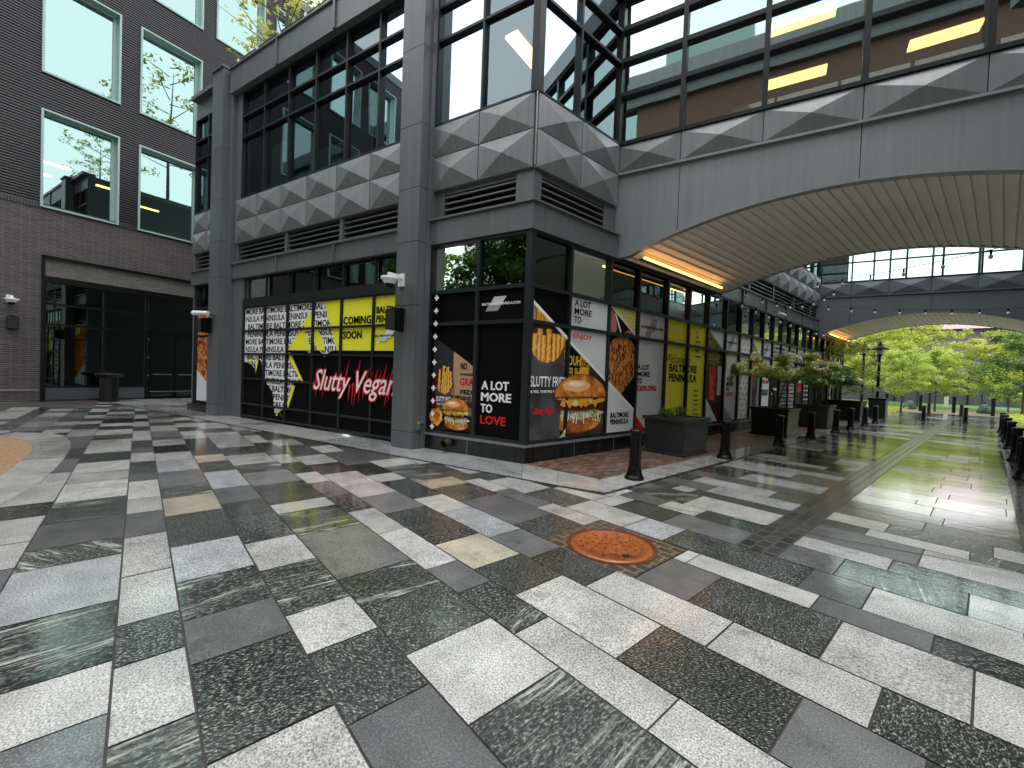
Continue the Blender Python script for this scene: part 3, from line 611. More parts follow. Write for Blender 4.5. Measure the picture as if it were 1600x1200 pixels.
# louver zone of the corner bay
mb = MB(); mitre(mb, -4.13, .22, -.4, -.02, Z['bt'], Z['lt']); bpart(mb, 'corner_pier', 'metal')
louver(bld, FF, -5.85, -4.13, Z['bt'], Z['lt']-.08, 4); louver(bld, FS, .22, 2.1, Z['bt'], Z['lt']-.08, 4)
mb = MB(); FF.box(mb, -6.1, -5.85, -.4, -.03, Z['bt'], Z['lt']); FF.box(mb, -5.85, -4.13, -.4, -.06, Z['lt']-.08, Z['lt']); FS.box(mb, 2.1, 2.52, -.4, -.03, Z['bt'], Z['lt']); FS.box(mb, .22, 2.1, -.4, -.06, Z['lt']-.08, Z['lt']); bpart(mb, 'louver_frame', 'metal')
rows2 = [(Z['lt'], Z['pm']), (Z['pm'], Z['pt'])]
pyramids(bld, FF, [-6.16, -4.97, CO.x-.01], rows2); pyramids(bld, FS, [.01, 1.22, 2.46], rows2)
mb = MB(); mitre(mb, -6.1, 2.46, -.3, -.0, Z['lt'], Z['pt']); bpart(mb, 'spandrel', 'metal')
mb = MB(); mb.tube([tuple(CO+Vector((.045, -.06, Z['lt']+.02))), tuple(CO+Vector((.045, -.06, Z['pt']-.02)))], .014, 6); bpart(mb, 'corner_trim', 'steel')
for a0, a1 in ((-6.08, -4.93), (-4.93, CO.x-.06)): window(bld, FF, a0, a1, Z['pt'], Z['wt'], (Z['tr'], Z['tr2']))
for a0, a1 in ((.06, 1.1), (1.1, 2.44)): window(bld, FS, a0, a1, Z['pt'], Z['wt'], (Z['tr'], Z['tr2']))
mb = MB(); mitre(mb, CO.x-.09, .09, -.1, .07, Z['pt'], Z['wt']); bpart(mb, 'corner_post', 'dark')
mb = MB(); mitre(mb, -6.11, 2.5, -.3, .1, Z['wt'], Z['top']); bpart(mb, 'cornice', 'metal')
# front wing columns
def column(x0, x1, y0, y1, z1, joints_):
    zs = [0]+joints_+[z1]; mb = MB(); mb.box(x0+.02, x1-.02, y0+.02, y1, .0, z1-.05)
    for a, b in zip(zs[:-1], zs[1:]): mb.box(x0, x1, y0, y1+.001, a+.006, b-.006)
    mb.box(x0-.05, x1+.05, y0-.05, y1, z1, z1+.06)
    o = bpart(mb, 'column', 'metal')
JT = [.35, 2.93, 4.22, 5.3, 6.56, 8.1]
column(-6.73, -6.14, 6.24, 6.90, 10.9, JT); column(-14.96, -14.32, 6.27, 6.90, 10.45, JT)
mb = MB(); mb.box(-6.14, -6.09, 6.45, 6.72, 0, 10.4); bpart(mb, 'column_jamb', 'metal')
mb = MB(); mb.box(-14.32, -14.16, 6.48, 6.72, 0, 10.2); bpart(mb, 'column_jamb', 'metal')
# garage bay
GX = [-14.16, -13.55, -12.39, -11.27, -10.12, -8.98, -7.83, -6.74]
mb = MB(); FF.box(mb, -14.16, -13.56, -.2, .03, 0, 4.2); bpart(mb, 'jamb', 'metal')
GZ = [.08, .44, 1.19, 1.92, 2.60, 3.30]
mb = MB()
for x in GX[1:]: FF.box(mb, x-.028, x+.028, -.05, .035, .06, 3.3)
for z in GZ: FF.box(mb, -13.55, -6.75, -.05, .031, z-.028, z+.028)
FF.box(mb, -13.56, -6.74, -.1, .05, 3.3, 3.52)
door = bpart(mb, 'glazed_garage_door', 'dark')
m2 = MB(); FF.rect(m2, -13.55, -6.75, -.03, .06, 3.3); m2.build('pane', 'black', door)
for a0, a1 in zip(GX[1:-1], GX[2:]): window(bld, FF, a0, a1, 3.52, 4.2, (), 'glass_lo', od=-.0, gi=-.09, fw=.06, name='transom_window')
mb = MB(); FF.box(mb, -14.2, -6.73, -.3, .07, 4.2, 4.62); bpart(mb, 'beam', 'metal')
mb = MB(); FF.box(mb, -14.2, -6.73, -.3, .13, 4.62, 4.66); FF.box(mb, -14.2, -6.73, -.3, .10, 4.18, 4.2)
for x in (-11.73, -9.24): FF.box(mb, x-.03, x+.03, .07, .12, 4.2, 4.62)
bpart(mb, 'beam_ledge', 'metal')
for a0, a1 in ((-13.9, -11.5), (-11.4, -9.15), (-9.05, -6.8)): louver(bld, FF, a0, a1, 4.68, 5.2, 4)
for x in (-14.05, -11.45, -9.1): mb = MB(); FF.box(mb, x-.06, x+.06, -.25, -.0, 4.66, 5.25); bpart(mb, 'louver_post', 'metal')
pyramids(bld, FF, [-14.1, -12.89, -11.67, -10.48, -9.27, -8.05, -6.83], [(5.25, 5.93), (5.93, 6.56)])
mb = MB(); FF.box(mb, -14.16, -6.74, -.3, -.0, 5.25, 6.56); bpart(mb, 'spandrel', 'metal')
UX = [-13.78, -12.58, -11.38, -10.18, -8.98, -7.83, -6.74]
mb = MB(); FF.box(mb, -14.16, -13.78, -.2, .03, 6.56, 9.7); bpart(mb, 'jamb', 'metal')
for a0, a1 in zip(UX[:-1], UX[1:]): window(bld, FF, a0, a1, 6.56, 9.7, (8.36, 8.98), gi=-.03)
mb = MB(); FF.box(mb, -14.2, -6.74, -.3, .22, 9.7, 10.38)
for x in (-11.7, -9.25): FF.box(mb, x-.04, x+.04, .22, .26, 9.7, 10.38)
FF.box(mb, -14.2, -6.74, -.4, .27, 10.38, 10.43)
bpart(mb, 'cornice', 'metal')
# left end bay beyond the column
mb = MB(); FF.box(mb, -16.85, -16.78, -6, .02, 0, 10.3); FF.box(mb, -16.78, -14.9, -.25, .02, 9.7, 10.38); FF.box(mb, -16.85, -14.9, -.25, .2, 10.3, 10.42); bpart(mb, 'end_wall', 'metal')
pyramids(bld, FF, [-16.9, -15.9, -14.9], [(5.25, 5.93), (5.93, 6.56)])
mb = MB(); FF.box(mb, -16.78, -14.9, -.3, -.0, 5.25, 6.56); FF.box(mb, -16.9, -14.9, -.3, .08, 4.2, 4.62); FF.box(mb, -16.9, -14.9, -.3, .14, 4.62, 4.66); bpart(mb, 'beam', 'metal')
louver(bld, FF, -16.7, -15.0, 4.68, 5.2, 4)
for a0, a1 in ((-16.8, -15.9), (-15.9, -14.95)): window(bld, FF, a0, a1, 6.56, 9.7, (8.36, 8.98), gi=-.03)
window(bld, FF, -16.6, -15.0, 3.4, 4.2, (), 'glass_lo', gi=-.05, name='transom_window')
mb = MB(); FF.box(mb, -16.8, -14.95, -.3, .16, 0, .22); bpart(mb, 'plinth', 'plinth')
mb = MB(); FF.box(mb, -16.78, -14.95, -.3, .0, .22, 3.4); bpart(mb, 'jamb', 'black')
# interior: slabs, back walls, lamps
def bpoly(name, pts, z0, z1, mat):
    mb = MB(); n = len(pts)
    mb.poly([(x, y, z1) for x, y in pts]); mb.poly([(x, y, z0) for x, y in reversed(pts)])
    for i in range(n):
        a, b = pts[i], pts[(i+1) % n]; mb.quad((a[0], a[1], z0), (b[0], b[1], z0), (b[0], b[1], z1), (a[0], a[1], z1))
    return bpart(mb, name, mat)
s30 = FS.P(24.2, -.31, 0); s30b = FS.P(24.2, -9, 0)
foot = [(-16.8, 7.0), (-4.0, 7.0), (s30.x, s30.y), (s30b.x, s30b.y), (-16.8, 20)]
bpoly('floor_slab', foot, 4.75, 5.25, 'interior_dark')
bpoly('ceiling', foot, 9.35, 9.55, 'ceiling')
bpoly('roof', foot, 9.72, 10.2, 'metal')
mb = MB(); mb.box(-16.8, -2.9, 13.0, 13.2, .0, 9.4); a_ = FS.P(1, -6, 0)
mb.quad(FS.P(5.5, -4.5, 0), FS.P(24, -4.5, 0), FS.P(24, -4.5, 9.3), FS.P(5.5, -4.5, 9.3)); bpart(mb, 'interior_wall', 'interior')
mb = MB(); 
for x, w_, zt in ((-14.0, .5, 8.1), (-12.9, 1.0, 8.3), (-10.6, 1.05, 7.6), (-9.2, .8, 8.2)): mb.box(x-.4, x+w_-.4, 7.2, 7.26, 5.3, zt)
mb.box(-6.08, -5.9, 7.0, 7.05, 5.3, 9.3)
bpart(mb, 'curtain', 'curtain')
mb = MB(); FS.rect(mb, 0.1, 24.2, -.35, .0, 3.2); FF.rect(mb, -6.1, -3.8, -.35, 0, 3.2); bpart(mb, 'window_backing', 'interior_dark')
def tube_light(parent, p, q, w_=.155, h_=.06, mat='lamp'):
    p = Vector(p); q = Vector(q); d = (q-p).normalized(); n_ = Vector((-d.y, d.x, 0))*w_
    mb = MB(); mb.hexa([p-n_, q-n_, q+n_, p+n_]+[v+Vector((0, 0, h_)) for v in (p-n_, q-n_, q+n_, p+n_)], 0)
    n2 = n_*1.15; u_ = Vector((0, 0, h_+.002)); mb.hexa([p-n2+u_, q-n2+u_, q+n2+u_, p+n2+u_]+[v+Vector((0, 0, h_+.03)) for v in (p-n2, q-n2, q+n2, p+n2)], 1)
    return mb.build('ceiling_lamp', [mat, 'metal'], parent)
tube_light(bld, (-6.62, 7.75, 8.7), (-6.66, 8.75, 8.7)); tube_light(bld, (-4.95, 7.55, 8.7), (-4.88, 8.7, 8.7))
# S facade beyond the bridge
mb = MB(); FS.box(mb, 7.9, 18.75, -.3, .07, Z['gt'], Z['bt']-.06); FS.box(mb, 7.9, 18.75, -.3, .13, Z['bt']-.06, Z['bt']-.02)
for s_ in (9.5, 11.7, 13.9, 16.1, 18.0): FS.box(mb, s_-.03, s_+.03, .07, .12, Z['gt'], Z['bt']-.06)
bpart(mb, 'beam', 'metal')
for a0, a1 in ((8.0, 10.2), (10.3, 12.6), (12.7, 15.1), (15.2, 17.6), (17.7, 18.7)): louver(bld, FS, a0, a1, Z['bt'], Z['lt']-.05, 4)
for s_ in (10.25, 12.65, 15.15, 17.65): mb = MB(); FS.box(mb, s_-.05, s_+.05, -.25, -.0, Z['bt'], Z['lt']); bpart(mb, 'louver_post', 'metal')
pyramids(bld, FS, [7.55+1.12*i for i in range(11)], rows2, ap=.15)
mb = MB(); FS.box(mb, 7.5, 18.75, -.3, -.0, Z['lt'], Z['pt']); bpart(mb, 'spandrel', 'metal')
for i in range(10): window(bld, FS, 7.5+1.12*i, 7.5+1.12*(i+1), Z['pt'], Z['wt'], (Z['tr'],), 'glass_up')
mb = MB(); FS.box(mb, 2.5, 24.3, -.3, .1, Z['wt'], Z['top']); bpart(mb, 'cornice', 'metal')
mb = MB(); FS.box(mb, 2.5, 7.9, -.3, .03, 4.15, 4.4); bpart(mb, 'beam', 'black')
mb = MB(); FS.box(mb, 18.75, 24.35, -.4, .08, 3.95, 4.35); bpart(mb, 'beam', 'black')
mb = MB(); FS.box(mb, 24.25, 24.33, -9, .06, 0, 9.8); bpart(mb, 'end_wall', 'metal')

# ================================================================= BRIDGES
def bridge(fr, x0, x1, dep, zl, zpk, zb, zp, ztop, pan, gl, label, mat, name='footbridge', pmat='panel', joints_=(), tr=(), lamps=True, wins=None, post=None, two_sided=False):
    b = empty(name, tuple(fr.P(x0, 0, 0)), label, 'footbridge')
    sk = math.tan(AS)*dep; cx = (x0+x1)/2; half = (x1-x0)/2
    h0 = .3; aw = half-h0
    def az(x):
        t = abs(x-cx)
        if t >= aw: return zl
        return zl+.0+(zpk-zl)*(1-(t/aw)**2)
    n = 48; xs = [x0+(x1-x0)*i/n for i in range(n+1)]
    # split fascia into panels at joints
    cuts = [x0]+list(joints_)+[x1]
    for face, yo, shf in ((0, 0, 0), (1, dep, sk)):
        for ca, cb in zip(cuts[:-1], cuts[1:]):
            mb = MB(); X = [ca+.006]+[x for x in xs if ca+.02 < x < cb-.02]+[cb-.006]
            for xa, xb in zip(X[:-1], X[1:]):
                P = lambda x, o, z: tuple(fr.P(x+shf, o-yo, z))
                o1, o0 = (.0, -.12) if face == 0 else (.12, .0)
                mb.hexa([P(xa, o1, az(xa)), P(xb, o1, az(xb)), P(xb, o0, az(xb)), P(xa, o0, az(xa)), P(xa, o1, zb), P(xb, o1, zb), P(xb, o0, zb), P(xa, o0, zb)])
            mb.build('fascia', mat, b)
    # edge trim under fascia + ledge
    mb = MB()
    for xa, xb in zip(xs[:-1], xs[1:]):
        P = lambda x, o, z: tuple(fr.P(x, o, z))
        mb.hexa([P(xa, .03, az(xa)-.03), P(xb, .03, az(xb)-.03), P(xb, -.13, az(xb)-.03), P(xa, -.13, az(xa)-.03), P(xa, .03, az(xa)+.02), P(xb, .03, az(xb)+.02), P(xb, .002, az(xb)+.02), P(xa, .002, az(xa)+.02)])
    fr.box(mb, x0, x1, -.1, .07, zb, zb+.045); mb.build('fascia_trim', mat, b)
    # soffit: lapped seams running across under the deck
    mb = MB(); m = pan
    for i in range(m):
        xa = x0+(x1-x0)*i/m; xb = x0+(x1-x0)*(i+1)/m
        za, zc = az(xa)+.035, az(xb)+.0; 
        A = fr.P(xa, -.12, za); B_ = fr.P(xb, -.12, zc); C_ = fr.P(xb+sk, -dep+.12, zc); D_ = fr.P(xa+sk, -dep+.12, za)
        mb.quad(A, B_, C_, D_)
        zn = az(xb)+.035; mb.quad(B_, fr.P(xb, -.12, zn), fr.P(xb+sk, -dep+.12, zn), C_)
    mb.build('soffit', 'soffit', b, recalc=False)
    # deck + roof + ceiling
    def slab(nm, za, zc, mt, ins=.1):
        mb = MB(); mb.hexa([fr.P(x0, -ins, za), fr.P(x1, -ins, za), fr.P(x1+sk, -dep+ins, za), fr.P(x0+sk, -dep+ins, za), fr.P(x0, -ins, zc), fr.P(x1, -ins, zc), fr.P(x1+sk, -dep+ins, zc), fr.P(x0+sk, -dep+ins, zc)]); mb.build(nm, mt, b)
    slab('deck', zb+.05, zp-.05, 'interior_dark', .13); slab('roof', ztop, ztop+.5, mat, -.1)
    if not two_sided: slab('ceiling', ztop-.15, ztop-.02, 'ceiling', .1)
    bnd = wins
    pyramids(b, fr, bnd, [(zb+.05, zp)], ap=.09, o=.02, mat=pmat)
    mb = MB(); fr.box(mb, x0, x1, -.13, -.03, zb+.045, zp); mb.build('spandrel', mat, b)
    for a0, a1 in zip(bnd[:-1], bnd[1:]):
        window(b, fr, a0, a1, zp, ztop, tr, gl, fm='dark', fw=.09 if not two_sided else .05, gi=-.04)
    fr2 = Fr(fr.P(sk, -dep, 0), -fr.d, -fr.n); 
    bw = [-w_ for w_ in reversed(bnd)]
    for a0, a1 in zip(bw[:-1], bw[1:]): window(b, fr2, a0, a1, zp, ztop, tr, gl, fm='dark', fw=.07, gi=-.04)
    mb = MB(); mb.box(0, 0, 0, 0, 0, 0)
    mb = MB(); fr2.box(mb, bw[0], bw[-1], -.1, .02, zb, zp); mb.build('spandrel', mat, b)
    if lamps:
        p = fr.P(x0+.62, -.20, zl-.04); q = p+SD*3.95
        mb = MB(); nn = SN*.03; mb.hexa([p-nn, q-nn, q+nn, p+nn]+[v+Vector((0, 0, .035)) for v in (p-nn, q-nn, q+nn, p+nn)]); mb.build('strip_lamp', 'lampw', b)
        mb = MB(); nn = SN*.06; d_ = SN*-.09; mb.hexa([p-nn+d_, q-nn+d_, q+nn+d_, p+nn+d_]+[v+d_+Vector((0, 0, .02)) for v in (p-nn, q-nn, q+nn, p+nn)]); mb.build('strip_lamp_housing', 'metal', b)
    return b
b1 = bridge(FB, -3.04, 5.12, 4.96, 4.24, 5.06, 5.98, 6.62, 9.75, 46, 'glass_br', 'nearest arched footbridge clad in grey metal with diamond panels and lit windows', 'fascia', joints_=[-1.74, 1.12, 3.9], tr=(7.7, 8.42, 9.1), wins=[-3.04, -1.74, -.31, 1.12, 2.56, 3.9, 5.12])
for p, q in (((-.30, 10.0), (.76, 10.0)), ((-.36, 11.8), (.78, 11.8)), ((2.15, 11.8), (3.2, 11.75)), ((2.2, 10.0), (3.2, 10.0))):
    L_ = tube_light(None, (*p, 8.7), (*q, 8.7)); L_.parent = b1; L_.location = -b1.location
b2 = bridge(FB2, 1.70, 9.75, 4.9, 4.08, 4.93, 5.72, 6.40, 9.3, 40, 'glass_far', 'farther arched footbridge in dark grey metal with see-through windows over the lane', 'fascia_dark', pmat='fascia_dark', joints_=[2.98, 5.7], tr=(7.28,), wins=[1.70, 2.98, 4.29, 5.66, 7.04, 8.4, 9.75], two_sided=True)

# east shop building across the lane (mirrored shell) and the brick hall behind the camera
FE = Fr(Vector(UV(9.7, 2.42)+(0,)), -SD, -SN)
eb = empty('east_shop_building', tuple(FE.o), 'grey metal and glass shop building on the right side of the lane', 'building')
def ebox(a0, a1, o0, o1, z0, z1, nm, mt): m_ = MB(); FE.box(m_, a0, a1, o0, o1, z0, z1); m_.build(nm, mt, eb)
ebox(-17.6, 3.7, -6, -.3, 0, 10.2, 'core', 'interior_dark'); ebox(-17.6, 3.7, -.3, .05, 0, .4, 'plinth', 'plinth'); ebox(-17.6, 3.7, -.3, .08, 4.2, 4.75, 'beam', 'metal'); ebox(-17.6, 3.7, -.3, .1, 9.7, 10.4, 'cornice', 'metal'); ebox(-17.6, 3.7, -.3, .02, 5.3, 6.6, 'spandrel', 'panel')
for i in range(13):
    a = -17.5+1.6*i
    window(eb, FE, a, a+1.6, .4, 4.2, (2.6, 3.3), 'glass_lo'); window(eb, FE, a, a+1.6, 6.6, 9.7, (8.3,), 'glass_up')
hall = empty('brick_hall', (-4, -14, 0), 'tall red brown brick hall with a heavy dark cornice behind the viewer', 'building')
m_ = MB(); m_.box(-9.4, 34, -26, -14, 0, 21.9); m_.build('wall', 'redbrick', hall, uvf=lambda p: (p.x+p.y, p.z))
m_ = MB(); m_.box(-15, -9.4, -26, -14.1, 0, 21.9); m_.build('glazed_wing', 'glass_L', hall)
m_ = MB(); m_.box(-15.1, -9.5, -25.9, -14.3, 0, 21.7); m_.build('wing_core', 'interior_dark', hall)
m_ = MB(); m_.box(-15.4, 34, -26, -13.6, 21.9, 22.3); m_.box(-15.2, 34, -26, -13.9, 22.3, 22.9); m_.box(-15.5, 34, -26, -13.5, 22.9, 23.15); m_.build('cornice', 'metal', hall)
m_ = MB(); m_.box(-15.2, 34, -26, -13.8, 23.15, 24.4); m_.build('parapet', 'panel', hall)
m_ = MB(); m_.box(-8, -2, -24, -16, 24.4, 27.2); m_.build('roof_plant_room', 'teal', hall)
for i in range(8):
    x = -11+i*4.6
    for z in (11.5, 4.0): m_ = MB(); m_.box(x, x+1.9, -14.03, -13.97, z, z+3.6); m_.build('window', 'glass_L', hall)

# ================================================================= BRICK OFFICE (left)
off = empty('office_building', (-22.18, 6, 0), 'dark brick office block with ribbed upper floors and teal framed square windows', 'building')
WY = [(-9.3, -7.3), (-6.6, -4.6), (-3.9, -1.9), (-1.2, .8), (4.07, 6.06), (6.75, 8.80), (9.42, 11.45), (12.1, 14.1)]
WZ = [(6.93, 10.25), (11.6, 14.93), (16.38, 19.7)]
Y0, Y1, ZB, ZT = -11.0, 16.0, 6.98, 20.6
mb = MB()
ws = [(y0, y1, z0, z1) for y0, y1 in WY for z0, z1 in WZ]
def wallgrid(mb, fr, A0, A1, Z0, Z1, holes, o=0, mi=0):
    As = sorted({A0, A1, *[h[0] for h in holes], *[h[1] for h in holes]}); Zs = sorted({Z0, Z1, *[h[2] for h in holes], *[h[3] for h in holes]})
    As = [a for a in As if A0 <= a <= A1]; Zs = [z for z in Zs if Z0 <= z <= Z1]
    for a, b in zip(As[:-1], As[1:]):
        for c, d in zip(Zs[:-1], Zs[1:]):
            if any(h[0] <= (a+b)/2 <= h[1] and h[2] <= (c+d)/2 <= h[3] for h in holes): continue
            fr.rect(mb, a, b, o, c, d, mi)
wallgrid(mb, FL, Y0, Y1, ZB, ZT, ws, -.02); mb.build('ribbed_wall_backing', 'ribback', off)
mb = MB(); pitch = .094; z = ZB+.02; nrib = 0
while z < ZT:
    hol = sorted([(y0, y1) for y0, y1, z0, z1 in ws if z0-.06 < z+.03 < z1+.06]); y = Y0
    for a, b in hol+[(Y1, Y1)]:
        yy = y
        while yy < a-.02:
            e = min(yy+R.uniform(1.2, 2.6), a-.0); dz = R.uniform(-.003, .003); FL.box(mb, yy+.002, e-.002, -.02, .028+R.uniform(-.003, .003), z+dz, z+.052+dz); yy = e
        y = b
    z += pitch
mb.build('ribbed_wall', 'rib', off, recalc=False)
# lower brick with the shopfront recess
rec = (4.11, 10.6, 0, 5.2)
mb = MB(); wallgrid(mb, FL, Y0, Y1, 0, 6.84, [rec], 0)
FL.box(mb, 4.11, 4.112, -.5, 0, 0, 5.2); mb.build('brick_wall', 'brick', off, uvf=FL.uv())
mb = MB(); y = Y0
while y < Y1: FL.box(mb, y+.004, y+.064, -.02, .04+R.uniform(-.004, .004), 6.84, 7.0); y += .07
mb.build('soldier_course', 'rib', off)
mb = MB(); FL.box(mb, 4.11, 10.6, -.3, .06, 5.12, 5.22); FL.box(mb, 4.08, 4.16, -.3, .06, 0, 5.22); mb.build('opening_trim', 'black', off)
mb = MB(); FL.rect(mb, 4.16, 10.6, -.06, 4.50, 5.12); mb.build('brick_panel', 'brick_pale', off, uvf=FL.uv())
mb = MB()
FL.box(mb, 4.16, 10.6, -.25, -.02, 4.28, 4.50); 
for z_ in (3.52, 2.79): FL.box(mb, 4.2, 10.6, -.2, -.08, z_-.035, z_+.035)
for y_ in (4.16, 5.75, 7.05, 7.15, 8.95, 9.05): FL.box(mb, y_, y_+.07, -.2, -.085, 0, 4.28)
FL.box(mb, 4.2, 7.05, -.2, -.08, .50, .56)
fr_ = mb.build('shopfront_frame', 'black', off)
mb = MB(); FL.box(mb, 4.23, 7.05, -.2, -.07, .06, .48); mb.build('kick_panel', plain('blue_grey_panel', (.055, .06, .072), .4), off)
mb = MB(); FL.rect(mb, 4.2, 10.6, -.14, .0, 4.28); mb.build('shopfront_glass', 'glass_lo', off)
mb = MB(); FL.rect(mb, 4.0, 10.7, -3.2, 0, 5); FL.rect(mb, 4.0, 10.7, -3.2, 5, 5.1); mb.build('shop_interior', 'interior_dark', off)
mb = MB(); mb.box(-25.2, -22.4, 4.0, 10.7, -.01, .0); mb.build('shop_floor', 'interior_dark', off)
for k, (a0, a1) in enumerate(((7.22, 8.06), (8.1, 8.94))):
    mb = MB()
    for y_ in (a0, a1-.05): FL.box(mb, y_, y_+.05, -.14, -.06, .02, 2.72)
    for z_ in (.02, 2.66): FL.box(mb, a0+.05, a1-.05, -.14, -.065, z_, z_+.08)
    d_ = mb.build('door', 'black', off)
    mb = MB(); FL.box(mb, a0+.1, a1-.1, -.05, -.02, 1.02, 1.06); mb.build('push_bar', 'steel', d_)
mb = MB()
for y_ in (7.16, 9.0):
    for z_ in (2.5, 1.75, 1.0): FL.box(mb, y_-.02, y_+.02, -.07, -.05, z_-.04, z_+.03)
FL.box(mb, 7.22, 8.94, -.05, -.03, .30, .33); mb.build('door_hinges', 'steel', off)
mb = MB(); FL.box(mb, Y0, 4.05, .0, .02, .40, .44); mb.build('base_flashing', 'steel', off)
# windows of the office
for i, (y0, y1) in enumerate(WY):
    for j, (z0, z1) in enumerate(WZ):
        mb = MB(); t_ = .05
        FL.box(mb, y0-t_, y1+t_, -.35, .10, z0-t_, z0+.01); FL.box(mb, y0-t_, y1+t_, -.35, .10, z1-.01, z1+t_); FL.box(mb, y0-t_, y0+.01, -.35, .098, z0+.01, z1-.01); FL.box(mb, y1-.01, y1+t_, -.35, .098, z0+.01, z1-.01)
        FL.box(mb, y0+.01, y0+.07, -.3, -.2, z0+.01, z1-.01); FL.box(mb, y1-.12, y1-.01, -.3, -.2, z0+.01, z1-.01); FL.box(mb, y0+.07, y1-.12, -.3, -.2, z0+.01, z0+.08); FL.box(mb, y0+.07, y1-.12, -.3, -.2, z1-.07, z1-.01)
        f = mb.build('window', 'teal', off)
        mb = MB(); FL.rect(mb, y0, y1, -.26, z0, z1); mb.build('pane', 'glass_L', f)
        if j == 0:
            mb = MB(); FL.box(mb, y0+.05, y1-.05, -.42, -.40, 8.9 if i == 4 else 8.45, z1); mb.build('blind', 'blind', f)
        elif j == 1 and i == 0:
            pass
mb = MB()
for z_ in (6.7, 11.0, 15.6): mb.box(-32, -22.6, -10.9, 15.9, z_-.25 if z_ > 7 else z_, z_+.05)
mb.build('floor_slab', 'ceiling', off)
mb = MB(); mb.box(-32, -31.9, -10.9, 15.9, 6.7, 20.5); mb.build('interior_wall', 'interior', off)
for p, q in (((-24.6, 4.2), (-24.6, 5.3)), ((-26.3, 4.3), (-26.3, 5.1)), ((-25.6, 6.3), (-25.6, 7.3)), ((-25.0, 7.5), (-25.0, 8.6)), ((-27, 8), (-27, 9))):
    L_ = tube_light(None, (*p, 9.2), (*q, 9.2), w_=.07); L_.parent = off; L_.location = -off.location
mb = MB(); mb.box(-34, -22.1, -11, 16, 20.6, 21.1); mb.box(-34, -22.2, -11.2, -11, 0, 20.6); mb.build('roof', 'metal', off)

